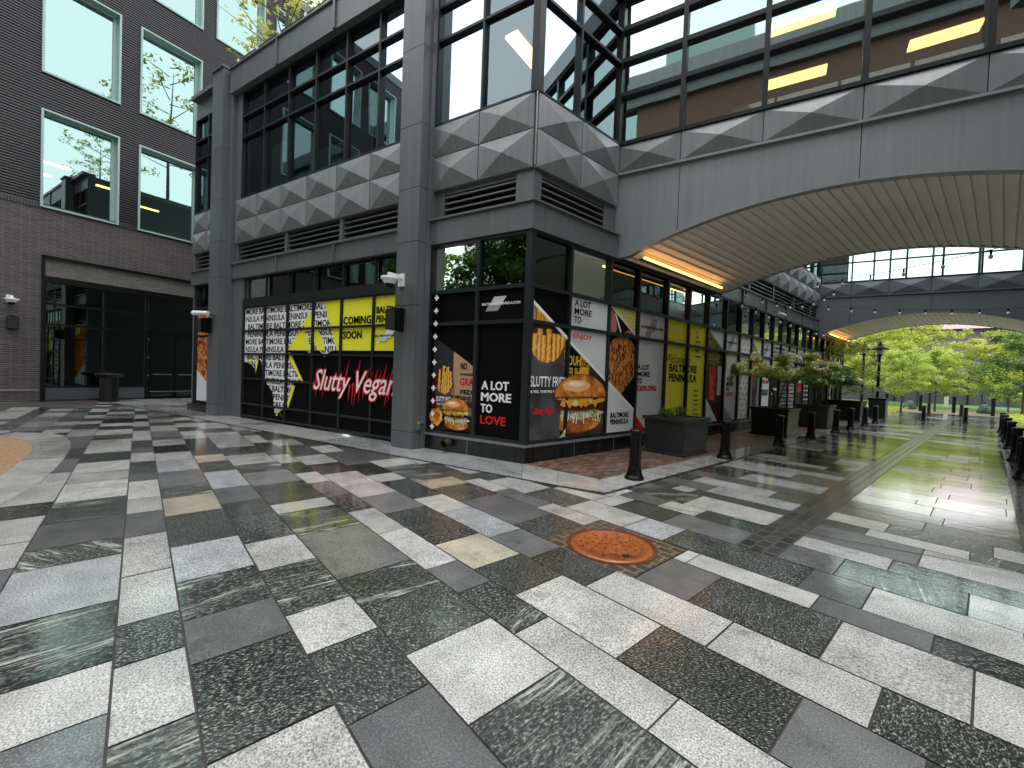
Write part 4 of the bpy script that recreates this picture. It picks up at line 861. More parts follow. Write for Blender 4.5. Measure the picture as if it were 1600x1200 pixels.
# ================================================================= WINDOW GRAPHICS
INK = ['iTan2', 'iFryHi', 'iBunHi', 'iBunLo', 'iW', 'iK', 'iY', 'iR', 'iG', 'iG2', 'iDG', 'iTan', 'iPink', 'iY2', 'iYd', 'iO', 'iGr', 'pFry', 'pFryD', 'pBun', 'pMeat', 'pCheese', 'pSlaw', 'pBowl', 'pFlora', 'pCup', 'pDrink', 'pBrown', 'pSkin', 'pWine', 'pNoise', 'teal']
I = {k: i for i, k in enumerate(INK)}
class Poster:
    def __init__(s, fr, a, z, label, name='window_poster', o=-.022, group=None):
        s.fr = fr; s.e = empty(name, tuple(fr.P(a, o, z)), label, 'poster', group); s.o = o; s.k = 0; s.mbs = {}
    def lay(s): s.k += 1; return s.o+.0014*s.k
    def mb(s, part): return s.mbs.setdefault(part, MB())
    def poly(s, pts, ink, part='picture'): s.fr.poly(s.mb(part), pts, s.lay(), I[ink])
    def rect(s, a0, a1, z0, z1, ink, part='backing'): s.poly([(a0, z0), (a1, z0), (a1, z1), (a0, z1)], ink, part)
    def text(s, t, a0, z0, w, h, ink='iK', **k): put_text(s.mb('lettering'), s.fr, t, a0, z0, w, h, s.lay(), I[ink], **k)
    def ell(s, ac, zc, ra, rz, ink, part='picture', t0=0, t1=2*PI, n=20, wob=0):
        s.poly([(ac+ra*(1+wob*math.sin(7*t+ac*9))*math.cos(t), zc+rz*(1+wob*math.cos(5*t+ac))*math.sin(t)) for t in [t0+(t1-t0)*i/n for i in range(n+(0 if t1-t0 > 6 else 1))]], ink, part)
    def plus(s, a, z, r, ink='iW'):
        w_ = r*.38; s.poly([(a-w_, z-r), (a+w_, z-r), (a+w_, z-w_), (a+r, z-w_), (a+r, z+w_), (a+w_, z+w_), (a+w_, z+r), (a-w_, z+r), (a-w_, z+w_), (a-r, z+w_), (a-r, z-w_), (a-w_, z-w_)], ink, 'plus_marks')
    def fries(s, a0, a1, z0, z1, n, dark=.3, lean=.0):
        for i in range(n):
            a = a0+(a1-a0)*(i+.5)/n+R.uniform(-.02, .02); wd = (a1-a0)/n*.62; zt = z1-R.uniform(0, .35)*(z1-z0); ln = R.uniform(-1, 1)*lean
            m = 16; ph = R.uniform(0, 6)
            for kk, inkk in ((1.0, 'pFryD'), (.72, 'pFry'), (.28, 'iFryHi')):
                L_ = []; R_ = []
                for j in range(m+1):
                    t = j/m; z = z0+(zt-z0)*t; sg = .018*math.sin((zt-z0)*t*55+ph); x = a+ln*t+sg*.6-(.12*wd if kk < .5 else 0); ww = wd*kk*(1+.10*math.sin((zt-z0)*t*55+ph+1.4))
                    L_.append((x-ww, z)); R_.append((x+ww, z))
                s.poly(L_+R_[::-1], inkk)
    def burger(s, a0, a1, z0, z1):
        w_ = a1-a0; h = z1-z0; c = (a0+a1)/2; rn = random.Random(int(a0*100)); E = s.ell
        E(c, z0+.17*h, w_*.46, h*.18, 'iBunLo'); E(c, z0+.18*h, w_*.44, h*.165, 'pBun')
        E(c, z0+.33*h, w_*.48, h*.09, 'pSlaw', wob=.10)
        for i in range(16):
            a = a0+w_*(.05+.057*i)+rn.uniform(-.02, .02); l = rn.uniform(.05, .16)*h; k_ = rn.uniform(-.04, .04); s.poly([(a, z0+.33*h), (a+.028*w_, z0+.34*h), (a+.02*w_+k_, z0+.31*h-l), (a+k_, z0+.31*h-l)], rn.choice(('iW', 'pSlaw', 'pSlaw', 'iY2')))
        E(c, z0+.46*h, w_*.46, h*.085, 'iBunLo', wob=.05); E(c, z0+.465*h, w_*.45, h*.07, 'pMeat', wob=.06)
        E(c, z0+.57*h, w_*.47, h*.10, 'pCheese', wob=.10)
        for i in range(9):
            E(a0+w_*(.1+.1*i), z0+(.55+rn.uniform(-.06, .05))*h, w_*rn.uniform(.05, .10), h*rn.uniform(.03, .055), rn.choice(('pFry', 'pCheese', 'iO', 'iFryHi', 'iY2', 'pMeat')), wob=.12)
        for f in (.2, .42, .7): s.poly([(a0+w_*f, z0+.56*h), (a0+w_*(f+.16), z0+.56*h), (a0+w_*(f+.08), z0+.42*h)], 'iO')
        T = dict(t0=-.10, t1=PI+.10)
        E(c, z0+.635*h, w_*.50, h*.365, 'iBunLo', **T); E(c, z0+.65*h, w_*.485, h*.335, 'pBun', **T); E(c-w_*.10, z0+.80*h, w_*.26, h*.10, 'iBunHi', wob=.06); E(c-w_*.12, z0+.83*h, w_*.14, h*.04, 'iTan2', wob=.1)
    def logo(s, a, z, w_, fg='iG2', tx='iK'):
        h = w_*.42; s.poly([(a+w_*.18, z-h*.55), (a+w_*.44, z-h*.55), (a+w_*.56, z+h*.1), (a+w_*.3, z+h*.1)], fg); s.poly([(a+w_*.34, z-h*.25), (a+w_*.62, z-h*.25), (a+w_*.74, z+h*.55), (a+w_*.46, z+h*.55)], fg)
        s.text('BALTIMOREPENINSULA.COM', a, z-w_*.03, w_, w_*.075, tx, bold=.03)
    def done(s):
        for nme, m in s.mbs.items():
            used = sorted(set(m.m)); mp = {u: i for i, u in enumerate(used)}; m.m = [mp[x] for x in m.m]
            m.build(nme, [INK[u] for u in used], s.e, recalc=False)
        return s.e
zb0, zb1, zu0, zu1 = Z['pl']+.05, Z['t1']-.03, Z['t1']+.03, Z['t2']-.03
B4 = 'BALTIMORE'
# garage door mural
p = Poster(FF, -10.1, .08, 'black, white and yellow mural across the glazed garage door, reading COMING SOON', 'window_mural', o=-.028)
p.rect(-13.55, -6.75, .07, 3.29, 'iK')
p.poly([(-13.52, 3.27), (-9.70, 3.27), (-9.15, 2.0), (-10.0, 1.2), (-11.0, .2), (-11.9, .15), (-13.52, 1.4)], 'iW', 'white_field')
z = 3.08; i = 0
lay_t = p.lay()
while z > .2:
    t = ('MORE BALTIMORE BALTIMORE BALTIMORE' if i % 2 == 0 else 'NSULA PENINSULA PENINSULA PENINSULA')
    if i % 4 >= 2: t = ' ' + (('BALTIMORE BALTIMORE BALTIMORE BAL' if i % 2 == 0 else 'PENINSULA PENINSULA PENINSULA PE'))
    put_text(p.mb('pattern_lettering'), FF, t.strip(), -13.46+(.1 if i % 4 >= 2 else 0), z, 4.55, .172, lay_t, I['iK'], bold=.055)
    z -= .222; i += 1
p.poly([(-13.56, 1.70), (-13.09, 1.60), (-12.95, 1.5), (-12.8, 1.76), (-12.61, 1.74), (-12.43, 1.18), (-11.96, .86), (-11.83, .26), (-11.6, .30), (-11.3, .07), (-13.56, .07)], 'iK', 'black_field')
p.poly([(-11.24, 2.03), (-10.57, 1.22), (-10.97, 1.20), (-10.92, 1.08), (-11.1, 1.0), (-11.21, .5), (-11.6, .32), (-11.3, .07), (-6.75, .07), (-6.75, 2.03), (-9.3, 2.03), (-9.63, 1.91), (-9.9, 2.03), (-10.1, 2.03), (-10.32, 1.95), (-10.4, 2.03)], 'iK', 'black_field')
p.poly([(-9.73, 3.27), (-6.75, 3.27), (-6.75, 2.03), (-9.16, 2.03)], 'iY', 'yellow_field')
p.poly([(-11.24, 2.03), (-10.89, 2.45), (-10.5, 2.62), (-10.62, 2.72), (-10.21, 3.06), (-10.12, 2.82), (-9.95, 2.62), (-9.62, 2.03), (-9.95, 2.03), (-10.28, 2.55), (-10.5, 2.5), (-10.15, 2.03)], 'iY', 'yellow_field')
for q in ([(-11.14, 1.97), (-10.52, 1.22), (-10.62, 1.22), (-11.2, 1.8)], [(-11.05, 1.04), (-10.87, 1.08), (-11.17, .45), (-11.22, .55)], [(-11.78, .20), (-11.70, .20), (-11.55, .42)], [(-12.87, 1.74), (-12.71, 1.74), (-12.86, 1.36)], [(-13.22, 1.76), (-13.06, 1.79), (-13.14, 1.6)], [(-9.72, 1.96), (-9.55, 1.96), (-9.62, 1.86)]): p.poly(q, 'iY', 'yellow_field')
p.text('COMING', -8.92, 2.66, .99, .19, bold=.07); p.text('SOON', -8.92, 2.31, .68, .19, bold=.07)
p.text('BALTIMORE', -7.75, 2.88, .98, .155, bold=.07); p.text('PENINSULA', -7.75, 2.68, .98, .155, bold=.07)
p.poly([(-7.66, 2.24), (-7.42, 2.24), (-7.30, 2.42), (-7.54, 2.42)], 'iG'); p.poly([(-7.5, 2.32), (-7.25, 2.32), (-7.13, 2.5), (-7.38, 2.5)], 'iW'); p.text('BALTIMOREPENINSULA.COM', -7.78, 2.34, .98, .055, bold=.03)
# brush script
for i in range(46):
    a = -9.95+2.95*R.random(); zc = 1.22+R.uniform(-.12, .12); up = R.choice((-1, 1)); l = R.uniform(.2, .5)*(1.25 if .35 < (a+9.95)/2.95 < .6 else .9); p.poly([(a-.03, zc), (a+.035, zc), (a+.10*up+.05, zc+up*l)], 'iR', 'script_splashes')
p.text('Slutty Vegan', -9.98, .84, 3.04, .74, 'iR', bold=.075, shear=.42); p.text('Slutty Vegan', -9.93, .87, 2.96, .68, 'iW', bold=.004, shear=.42)
p.done()
# corner bay, front side
p = Poster(FF, -5.5, .4, 'black poster with fries, burger and a column of white plus signs')
p.rect(-6.06, -4.91, zb0, zb1, 'iK'); p.rect(-6.06, -4.91, zu0, zu1, 'iK')
p.poly([(-5.98, 2.32), (-4.93, 1.72), (-4.93, .42), (-6.0, .42)], 'pBrown')
p.poly([(-5.98, 2.32), (-5.45, 2.02), (-5.45, .9), (-5.98, 1.2)], 'iDG'); p.poly([(-6.0, 1.6), (-5.6, 1.5), (-5.6, .9), (-6.0, .8)], 'pWine')
p.poly([(-5.45, 2.02), (-4.93, 1.72), (-4.93, .75), (-5.45, .75)], 'iTan')
p.text('GRA', -5.27, 1.34, .34, .16, 'iR', bold=.04); p.text('FED', -5.25, 1.17, .3, .09, 'iK', bold=.04); p.text('VEGANS', -5.4, 1.05, .42, .09, 'iK', bold=.04); p.text('POWERED', -5.26, 1.54, .3, .05, 'iK', bold=.03); p.text('NO', -5.26, 1.66, .16, .14, 'iK', bold=.04); p.text('BE', -5.08, .92, .14, .12, 'iK', bold=.03)
p.poly([(-5.86, 1.32), (-5.42, 1.38), (-5.50, .72), (-5.80, .72)], 'pCup'); p.fries(-5.86, -5.42, 1.15, 1.74, 8, lean=.06); p.poly([(-5.87, 1.32), (-5.76, 1.19), (-5.6, 1.15), (-5.48, 1.22), (-5.42, 1.38), (-5.5, .72), (-5.80, .72)], 'pCup')
p.text('SLUTTY FRIES', -5.84, 1.0, .40, .10, 'iW', bold=.03); p.text("YES, THEY'RE", -5.82, .92, .3, .045, 'iW', bold=.03)
p.ell(-5.82, .68, .17, .18, 'pFry', wob=.1); p.ell(-5.80, .70, .09, .08, 'pFryD')
p.burger(-5.62, -4.95, .45, 1.10)
for i in range(11): p.plus(-5.86+.0*i, 3.10-.262*i, .055)
p.done()
p = Poster(FF, -4.3, .4, 'black poster reading A LOT MORE TO LOVE beside the building corner')
p.rect(-4.87, -3.83, zb0, zb1, 'iK'); p.rect(-4.87, -3.83, zu0, zu1, 'iK')
p.poly([(-4.72, 2.79), (-4.43, 2.79), (-4.33, 2.93), (-4.62, 2.93)], 'iG2'); p.poly([(-4.62, 2.9), (-4.36, 2.9), (-4.24, 3.06), (-4.52, 3.06)], 'iG')
p.text('BALTIMOREPENINSULA.COM', -4.80, 2.90, .86, .05, 'iW', bold=.035)
for k, t in enumerate(('A LOT', 'MORE', 'TO')): p.text(t, -4.74, 1.29-.22*k, (.62, .68, .27)[k], .17, 'iW', bold=.085)
p.text('LOVE', -4.74, .63, .58, .17, 'iR', bold=.085)
p.done()
# street side panels
LZ = lambda a: 2.994-.607*a
def wband(p, a0, a1, dz=.0, t=.075):
    p.poly([(a0, LZ(a0)+dz), (a1, LZ(a1)+dz), (a1, LZ(a1)+dz-t), (a0, LZ(a0)+dz-t)], 'iW')
p = Poster(FS, .5, .4, 'poster of crinkle fries in a large black cup beside the building corner')
A0, A1 = .09, 1.04
p.rect(A0, A1, zb0, zb1, 'pBrown'); p.rect(A0, A1, zu0, zu1, 'iK'); p.poly([(A0, LZ(A0)), (A0+.65, zu0), (A0, zu0)], 'iTan')
p.poly([(.12, zb0), (.9, zb0), (.98, 2.1), (.07, 2.1)], 'pCup'); p.poly([(.84, zb0), (.98, zb0), (.98, .95), (.84, .8)], 'pSkin')
p.fries(.11, 1.0, 1.72, 2.56, 7, .25); 
p.poly([(.2, 2.58), (.36, 2.58), (.36, 2.78), (.28, 2.86), (.2, 2.82)], 'pFry'); p.poly([(.38, 2.6), (.6, 2.6), (.42, 2.75)], 'pFry')
p.poly([(.07, 2.12), (.15, 1.97), (.3, 1.87), (.49, 1.84), (.7, 1.88), (.86, 2.0), (.97, 2.22), (1.0, 1.6), (.9, zb0), (.12, zb0)], 'pCup')
p.poly([(.75, LZ(.75)), (1.06, LZ(1.06)), (1.06, zb1), (.75, zb1)], 'iK'); wband(p, A0, 1.06, .03)
p.text('SLUTTY FRIES', .08, 1.39, .95, .2, 'iW', bold=.02); p.text("& YES, THEY'RE VEGAN", .09, 1.27, .88, .06, 'iW', bold=.03)
p.text('Slutty Vegan', .2, .84, .54, .16, 'iR', bold=.07, shear=.3)
p.done()
p = Poster(FS, 1.7, .4, 'window poster of a stacked burger under a pale triangle reading A LOT MORE TO ENJOY', o=-.004)
A0, A1 = 1.12, 2.34
p.rect(A0, A1, zb0, zb1, 'iG'); p.rect(A0, A1, zu0, zu1, 'iG')
p.poly([(A0, LZ(A0)), (A1, LZ(A1)), (A1, zb0), (A0, zb0)], 'pBrown'); p.poly([(1.5, LZ(1.5)), (1.78, LZ(1.78)), (1.78, 1.3), (1.5, 1.3)], 'iO'); p.poly([(1.12, 2.22), (1.5, 2.05), (1.5, 1.3), (1.12, 1.3)], 'iK')
p.text('DUH', 1.14, 1.82, .36, .2, 'iO', bold=.03); p.text('FUH', 1.14, 1.58, .36, .2, 'iO', bold=.03); p.text('DUH', 1.52, 1.80, .22, .16, 'iK', bold=.03)
wband(p, A0, A1, .03); p.burger(.70, 2.33, .46, 1.66)
for k, t in enumerate(('A LOT', 'MORE', 'TO')): p.text(t, 1.18, 3.0-.165*k, (.50, .54, .22)[k], .13, 'iK', bold=.075)
p.text('ENJOY', 1.17, 2.33, .60, .125, 'iR', bold=.07)
p.poly([(.80, .40), (.9, .42), (1.06, .6), (1.03, .42)], 'pSlaw')
p.done()
p = Poster(FS, 2.9, .4, 'window poster of a bowl of loaded fries above a pale triangle reading BALTIMORE PENINSULA')
A0, A1 = 2.43, 3.48
p.rect(A0, A1, zb0, zb1, 'iK'); p.rect(A0, A1, zu0, zu1, 'iK')
p.poly([(2.43, 2.95), (2.55, 3.12), (2.68, 2.95), (2.75, 2.7), (2.7, zu0), (2.43, zu0)], 'iPink'); p.poly([(2.62, 3.06), (2.70, 3.02), (2.92, 2.66), (2.88, 2.62)], 'iW')
p.ell(3.25, 2.63, .2, .09, 'pBowl', t0=0, t1=PI); p.ell(2.98, 1.88, .62, .72, 'pBowl', wob=.02)
p.poly([(2.45, 3.18), (3.46, 3.18), (3.46, 2.63)], 'iY2'); p.poly([(2.43, 3.19), (2.5, 3.19), (3.48, 2.66), (3.48, 2.60)], 'iW')
for i in range(8):
    for j in range(7):
        a = 2.62+.12*i+(.06 if j % 2 else 0); z_ = 3.15-.08*j
        if z_ > 3.22-.56*(a-2.40)+.03 and a < 3.45: p.ell(a, z_, .016, .014, 'iK', 'dots', n=6)
p.poly([(2.43, 1.55), (3.48, .92), (3.48, zb0), (2.43, zb0)], 'iG'); p.poly([(2.95, 1.25), (3.48, 1.7), (3.48, .92)], 'iK'); wband(p, A0, A1, .03); p.poly([(2.43, 1.1), (2.9, 1.24), (3.1, 1.12), (2.43, 1.5)], 'iG')
p.text('BALTIMORE', 2.57, .72, .70, .12, bold=.06); p.text('PENINSULA', 2.57, .575, .70, .12, bold=.06)
p.done()
p = Poster(FS, 4.2, .4, 'pale grey poster reading A LOT MORE TO EXPLORE with a red triangle below')
A0, A1 = 3.57, 4.80
p.rect(A0, A1, zb0, zb1, 'iG'); p.rect(A0, A1, zu0, zu1, 'iG'); p.logo(3.72, 2.86, .98)
for k, t in enumerate(('A LOT', 'MORE', 'TO')): p.text(t, 3.64, 1.83-.165*k, (.50, .55, .22)[k], .13, 'iK', bold=.075)
p.text('EXPLORE', 3.64, 1.325, .88, .13, 'iR', bold=.075); p.poly([(3.57, .80), (4.06, zb0), (3.57, zb0)], 'iR')
p.done()
p = Poster(FS, 6.0, .4, 'yellow window poster reading Welcome to BALTIMORE PENINSULA behind the grey planter', o=-.024)
for A0, A1 in ((4.88, 5.99), (6.07, 7.16)): p.rect(A0, A1, zb0, zb1, 'iY'); p.rect(A0, A1, zu0, zu1, 'iY')
p.text('Welcome to', 4.98, 2.06, 1.30, .24, 'iK', bold=.0, shear=.4)
p.text('BALTIMORE', 5.13, 1.83, 1.56, .215, bold=.06); p.text('PENINSULA', 5.13, 1.57, 1.56, .215, bold=.06)
for a, z_ in ((5.42, 2.92), (5.03, 2.68), (5.9, 2.66), (5.42, 2.45), (5.0, 1.53), (5.34, 1.30), (5.0, 1.02), (5.72, 1.0), (5.4, .75), (5.05, .55), (5.8, .6)): p.plus(a, z_, .075, 'iY2')
for a, z_, w_ in ((6.50, 2.96, .12), (6.50, 2.83, .18), (6.50, 2.70, .30), (6.50, 2.45, .24), (6.50, 2.29, .36), (6.52, 1.32, .26), (6.52, 1.18, .24), (6.52, 1.05, .30), (6.52, .92, .26), (6.52, .78, .26), (6.52, .65, .34)):
    p.poly([(a, z_), (a+w_, z_), (a+w_, z_+.03), (a, z_+.03)], 'iK', 'list_marks')
p.done()
p = Poster(FS, 7.8, .4, 'window poster of tall red and pale green drinks beside the yellow poster')
A0, A1 = 7.24, 8.43
p.rect(A0, A1, zb0, zb1, 'pBrown'); p.rect(A0, A1, zu0, zu1, 'pFlora'); p.poly([(7.26, 3.19), (8.43, 3.19), (8.43, 2.6)], 'iG'); p.ell(7.7, 2.35, .5, .24, 'pFlora', wob=.1)
p.poly([(7.52, 1.05), (7.9, 1.05), (7.95, 2.05), (7.5, 2.05)], 'pDrink'); p.poly([(8.1, 1.2), (8.36, 1.2), (8.36, 2.1), (8.08, 2.1)], 'teal'); p.poly([(7.3, .95), (8.43, .95), (8.43, zb0), (7.9, zb0)], 'pWine')
p.poly([(7.24, 1.22), (8.2, zb0), (7.24, zb0)], 'iG'); p.done()
p = Poster(FS, 9.0, .4, 'narrow pale window poster reading A LOT MORE TO LOVE, between drinks and dotted posters')
A0, A1 = 8.51, 9.57
p.rect(A0, A1, zb0, zb1, 'iG'); p.rect(A0, A1, zu0, zu1, 'iG'); p.logo(8.6, 2.88, .88); p.poly([(8.51, 2.5), (8.7, 2.35), (8.7, 1.9), (8.51, 1.7)], 'pFlora'); p.poly([(8.51, .95), (9.35, zb0), (8.51, zb0)], 'iG2')
for k, t in enumerate(('A LOT', 'MORE', 'TO')): p.text(t, 8.78, 1.66-.165*k, (.50, .55, .22)[k], .13, 'iK', bold=.075)
p.text('LOVE', 8.78, 1.165, .48, .13, 'iR', bold=.075); p.done()
p = Poster(FS, 10.1, .4, 'white window poster patterned all over with small dark plus signs')
A0, A1 = 9.64, 10.64
p.rect(A0, A1, zb0, zb1, 'iW'); p.rect(A0, A1, zu0, zu1, 'iW')
for j in range(15):
    for i in range(3):
        a = 9.78+.34*i+(.16 if j % 2 else 0); z_ = .5+.185*j
        if a < 10.6 and not (2.5 < z_ < 2.66): p.plus(a, z_, .042, 'iDG')
p.done()
p = Poster(FS, 11.2, .4, 'grey window poster of a red drink with a yellow striped corner')
A0, A1 = 10.71, 11.70
p.rect(A0, A1, zb0, zb1, 'iG2'); p.rect(A0, A1, zu0, zu1, 'iG2'); p.poly([(10.8, 3.19), (11.70, 3.19), (11.70, 2.62)], 'iY2'); p.poly([(10.71, 3.19), (10.8, 3.19), (11.70, 2.66), (11.70, 2.61)], 'iW')
p.ell(11.2, 2.15, .42, .3, 'pDrink', wob=.15); p.poly([(10.95, 1.95), (11.5, 1.95), (11.4, .6), (11.05, .6)], 'pCup'); p.poly([(11.05, 1.9), (11.2, 1.9), (11.15, 1.2)], 'pDrink'); p.done()
p = Poster(FS, 12.2, .4, 'white window poster with grey caption boxes behind the nearest hydrangea tree')
A0, A1 = 11.77, 12.72
p.rect(A0, A1, zb0, zb1, 'iW'); p.rect(A0, A1, zu0, zu1, 'iG'); p.logo(11.85, 2.88, .8); p.text('EXPLORE', 11.9, 1.62, .7, .14, 'iR', bold=.04); p.rect(11.9, 12.6, 1.18, 1.4, 'iG2', 'picture'); p.poly([(11.77, 1.0), (12.4, zb0), (11.77, zb0)], 'iG2')
p.text('BALTIMORE', 11.95, 1.31, .6, .07, bold=.03); p.text('PENINSULA', 11.95, 1.21, .6, .07, bold=.03); p.done()
p = Poster(FS, 14.6, .4, 'wide charcoal poster filled with repeated white lettering', o=-.024)
for a0, a1 in zip(SM[11:15], SM[12:16]):
    up = 'iW' if a0 < 14.5 else 'iG'
    p.rect(a0+.04, a1-.04, zb0, zb1, 'iDG'); p.rect(a0+.04, a1-.04, zu0, zu1, up)
for i, z_ in enumerate([2.95, 2.8, 2.65]): p.text(('BALTIMORE PENINSULA BALTIMORE', 'PENINSULA BALTIMORE PENINSULA')[i % 2], 12.82, z_, 2.9, .11, 'iK', bold=.03)
for i in range(12): p.text(('BALTIMORE PENINSULA', 'PENINSULA BALTIMORE')[i % 2], 13.82, 2.38-.16*i, 1.9, .115, 'iW', bold=.03)
p.rect(12.85, 13.5, 1.36, 1.46, 'iW', 'picture'); p.rect(12.85, 13.3, 1.2, 1.28, 'iW', 'picture'); p.poly([(12.8, 2.5), (13.7, 2.5), (13.7, 1.9), (12.8, 2.1)], 'iY', 'picture'); p.done()
p = Poster(FS, 17.4, .4, 'black poster with small white captions and a red block, half behind a hydrangea', o=-.024)
for k_, (a0, a1) in enumerate(zip(SM[15:19], SM[16:20])):
    p.rect(a0+.04, a1-.04, zb0, zb1, ('pBrown', 'iK', 'iK', 'iK')[k_]); p.rect(a0+.04, a1-.04, zu0, zu1, ('iY', 'iY', 'iTan', 'iTan')[k_])
p.rect(16.3, 16.8, 1.3, 1.62, 'iR', 'picture'); p.rect(16.35, 16.75, 1.7, 1.95, 'iG', 'picture')
for i in range(6):
    for a in (17.1, 17.55): p.poly([(a, 1.75-.2*i), (a+.28, 1.75-.2*i), (a+.28, 1.80-.2*i), (a, 1.80-.2*i)], 'iW', 'list_marks')
p.done()
p = Poster(FS, 22.2, .4, 'black poster with WELCOME in white letters running upwards at the shopfront end', o=-.02)
for k_, (a0, a1) in enumerate(zip(SM[19:22], SM[20:23])): p.rect(a0+.04, a1-.04, zu0, zu1, ('iY2', 'iG', 'iW')[k_])
p.rect(20.1, 24.15, zb0, zb1-.3, 'iK'); p.rect(20.1, 24.15, zb1-.29, zb1-.04, 'iG2')
class Rot:  # vertical lettering: text x runs upwards
    def P(s, a, o, z): return FS.P(22.4-z, o, a)
put_text(p.mb('lettering'), Rot(), 'WELCOME', .62, .0, 1.35, .55, p.lay(), I['iW'], bold=.04)
p.done()
m_ = MB(); FS.box(m_, 20.0, 24.3, -.1, .55, 2.52, 2.68); bpart(m_, 'canopy', 'black')
# poster in the left end bay
p = Poster(FF, -15.9, .3, 'tall narrow orange poster with a white wedge, left of the far grey column', o=.005)
p.rect(-16.5, -15.0, .34, 3.25, 'pSkin'); p.poly([(-16.5, 1.37), (-15.3, .7), (-15.0, .6), (-15.0, .34), (-16.5, .34)], 'iG'); p.poly([(-15.9, 3.25), (-15.0, 3.25), (-15.0, 2.7), (-15.7, 2.8)], 'iY'); p.rect(-16.5, -15.0, 2.45, 2.52, 'iK', 'picture'); p.done()

# ================================================================= SMALL FITTINGS
def dome_cam(fr, a, o, z, label):
    e = empty('security_camera', tuple(fr.P(a, o, z)), label, 'security camera', 'white security cameras on the walls')
    m_ = MB(); c = fr.P(a, o+.33, z); fr.box(m_, a-.075, a+.075, o, o+.035, z-.10, z+.16); fr.box(m_, a-.035, a+.035, o+.03, o+.36, z+.05, z+.12); m_.build('bracket', 'white', e)
    m_ = MB(); m_.lathe([(.05, .05), (.17, .03), (.175, -.01), (.15, -.03), (.10, -.10), (.09, -.105)], c, 20); m_.build('housing', 'white', e, smooth=False)
    m_ = MB(); m_.lathe([(.088, -.10), (.085, -.14), (.06, -.18), (.01, -.195)], c, 16); m_.build('lens_dome', 'black', e, smooth=True); return e
dome_cam(Fr((-6.14, 6.5, 0), (0, 1, 0), (-1, 0, 0)), 0, 0, 0, '') if False else None
FC = Fr((0, 6.24, 0), (1, 0, 0), (0, -1, 0))
dome_cam(FC, -6.55, 0, 3.42, 'white dome camera on the near side of the big grey column beside the yellow mural')
dome_cam(FL, 3.35, .0, 3.50, 'white dome camera on the brick wall at the far left')
def bullet():
    e = empty('security_camera', (-14.8, 6.1, 3.12), 'long white bullet camera on the far grey column above a black speaker', 'security camera', 'white security cameras on the walls')
    m_ = MB(); m_.tube([(-15.15, 5.95, 3.12), (-14.55, 6.1, 3.10)], .07, 12); m_.build('housing', 'white', e); m_ = MB(); m_.tube([(-14.6, 6.1, 3.1), (-14.5, 6.27, 3.06)], .03, 6); m_.build('bracket', 'black', e)
bullet()
def speaker(fr, a, o, z, label):
    e = empty('wall_speaker', tuple(fr.P(a, o, z)), label, 'speaker', 'black wall speakers')
    m_ = MB(); P = fr.P; d = .24
    m_.hexa([P(a-.15, o+.08+d, z-.2), P(a+.13, o+.08+d, z-.22), P(a+.09, o+.08, z-.22), P(a-.11, o+.08, z-.22), P(a-.15, o+.08+d, z+.2), P(a+.13, o+.08+d, z+.2), P(a+.09, o+.08, z+.2), P(a-.11, o+.08, z+.2)]); m_.build('cabinet', 'black', e)
    m_ = MB(); fr.box(m_, a-.04, a+.04, o, o+.1, z-.23, z+.25); fr.box(m_, a-.1, a+.1, o+.02, o+.2, z+.2, z+.23); m_.build('bracket', 'black', e)
    m_ = MB(); m_.hexa([P(a-.13, o+.081+d, z-.18), P(a+.11, o+.081+d, z-.2), P(a+.11, o+.078+d, z-.2), P(a-.13, o+.078+d, z-.18), P(a-.13, o+.086+d, z+.18), P(a+.11, o+.086+d, z+.18), P(a+.11, o+.078+d, z+.18), P(a-.13, o+.078+d, z+.18)]); m_.build('grille', 'iDG', e)
speaker(FC, -6.50, 0, 2.62, 'black speaker on the big grey column, just below the dome camera'); speaker(Fr((0, 6.27, 0), (1, 0, 0), (0, -1, 0)), -14.75, 0, 2.74, 'black speaker on the far grey column below the white bullet camera'); speaker(FL, 3.4, 0, 2.72, 'black speaker on the brick wall at the far left, under the dome camera')
e = empty('hose_outlet_box', (-6.12, 6.42, .5), 'small steel outlet box low on the side of the big grey column', 'outlet box')
m_ = MB(); m_.box(-6.14, -6.09, 6.36, 6.50, .40, .56); m_.build('box', 'panel', e); m_ = MB(); m_.box(-6.09, -6.04, 6.34, 6.52, .52, .56); m_.box(-6.09, -6.05, 6.40, 6.46, .42, .50); m_.build('lid', 'steel', e)
e = empty('drain_spout', (-5.45, 6.5, .18), 'round brass overflow pipe sticking out of the black plinth', 'pipe')
m_ = MB(); m_.tube([(-5.45, 6.63, .2), (-5.45, 6.42, .17)], .075, 18, cap=False); m_.tube([(-5.45, 6.43, .17), (-5.45, 6.41, .168)], .088, 18, cap=False); m_.build('pipe', 'brass', e, recalc=False)
m_ = MB(); m_.tube([(-5.45, 6.55, .185), (-5.45, 6.50, .18)], .073, 18); m_.build('bore', 'hole', e)
# litter bin by the brick building
e = empty('litter_bin', (-21.5, 5.75, 0), 'round black litter bin with a wide lid outside the dark shopfront', 'bin')
m_ = MB(); m_.lathe([(.30, 0), (.30, .06), (.27, .08), (.27, .9), (.30, .93)], (-21.5, 5.75, 0), 20, flute=.05); m_.build('body', 'black', e)
m_ = MB(); m_.lathe([(.36, .93), (.42, 1.0), (.40, 1.06), (.22, 1.10), (.20, 1.06)], (-21.5, 5.75, 0), 20); m_.build('lid', 'black', e, smooth=True)
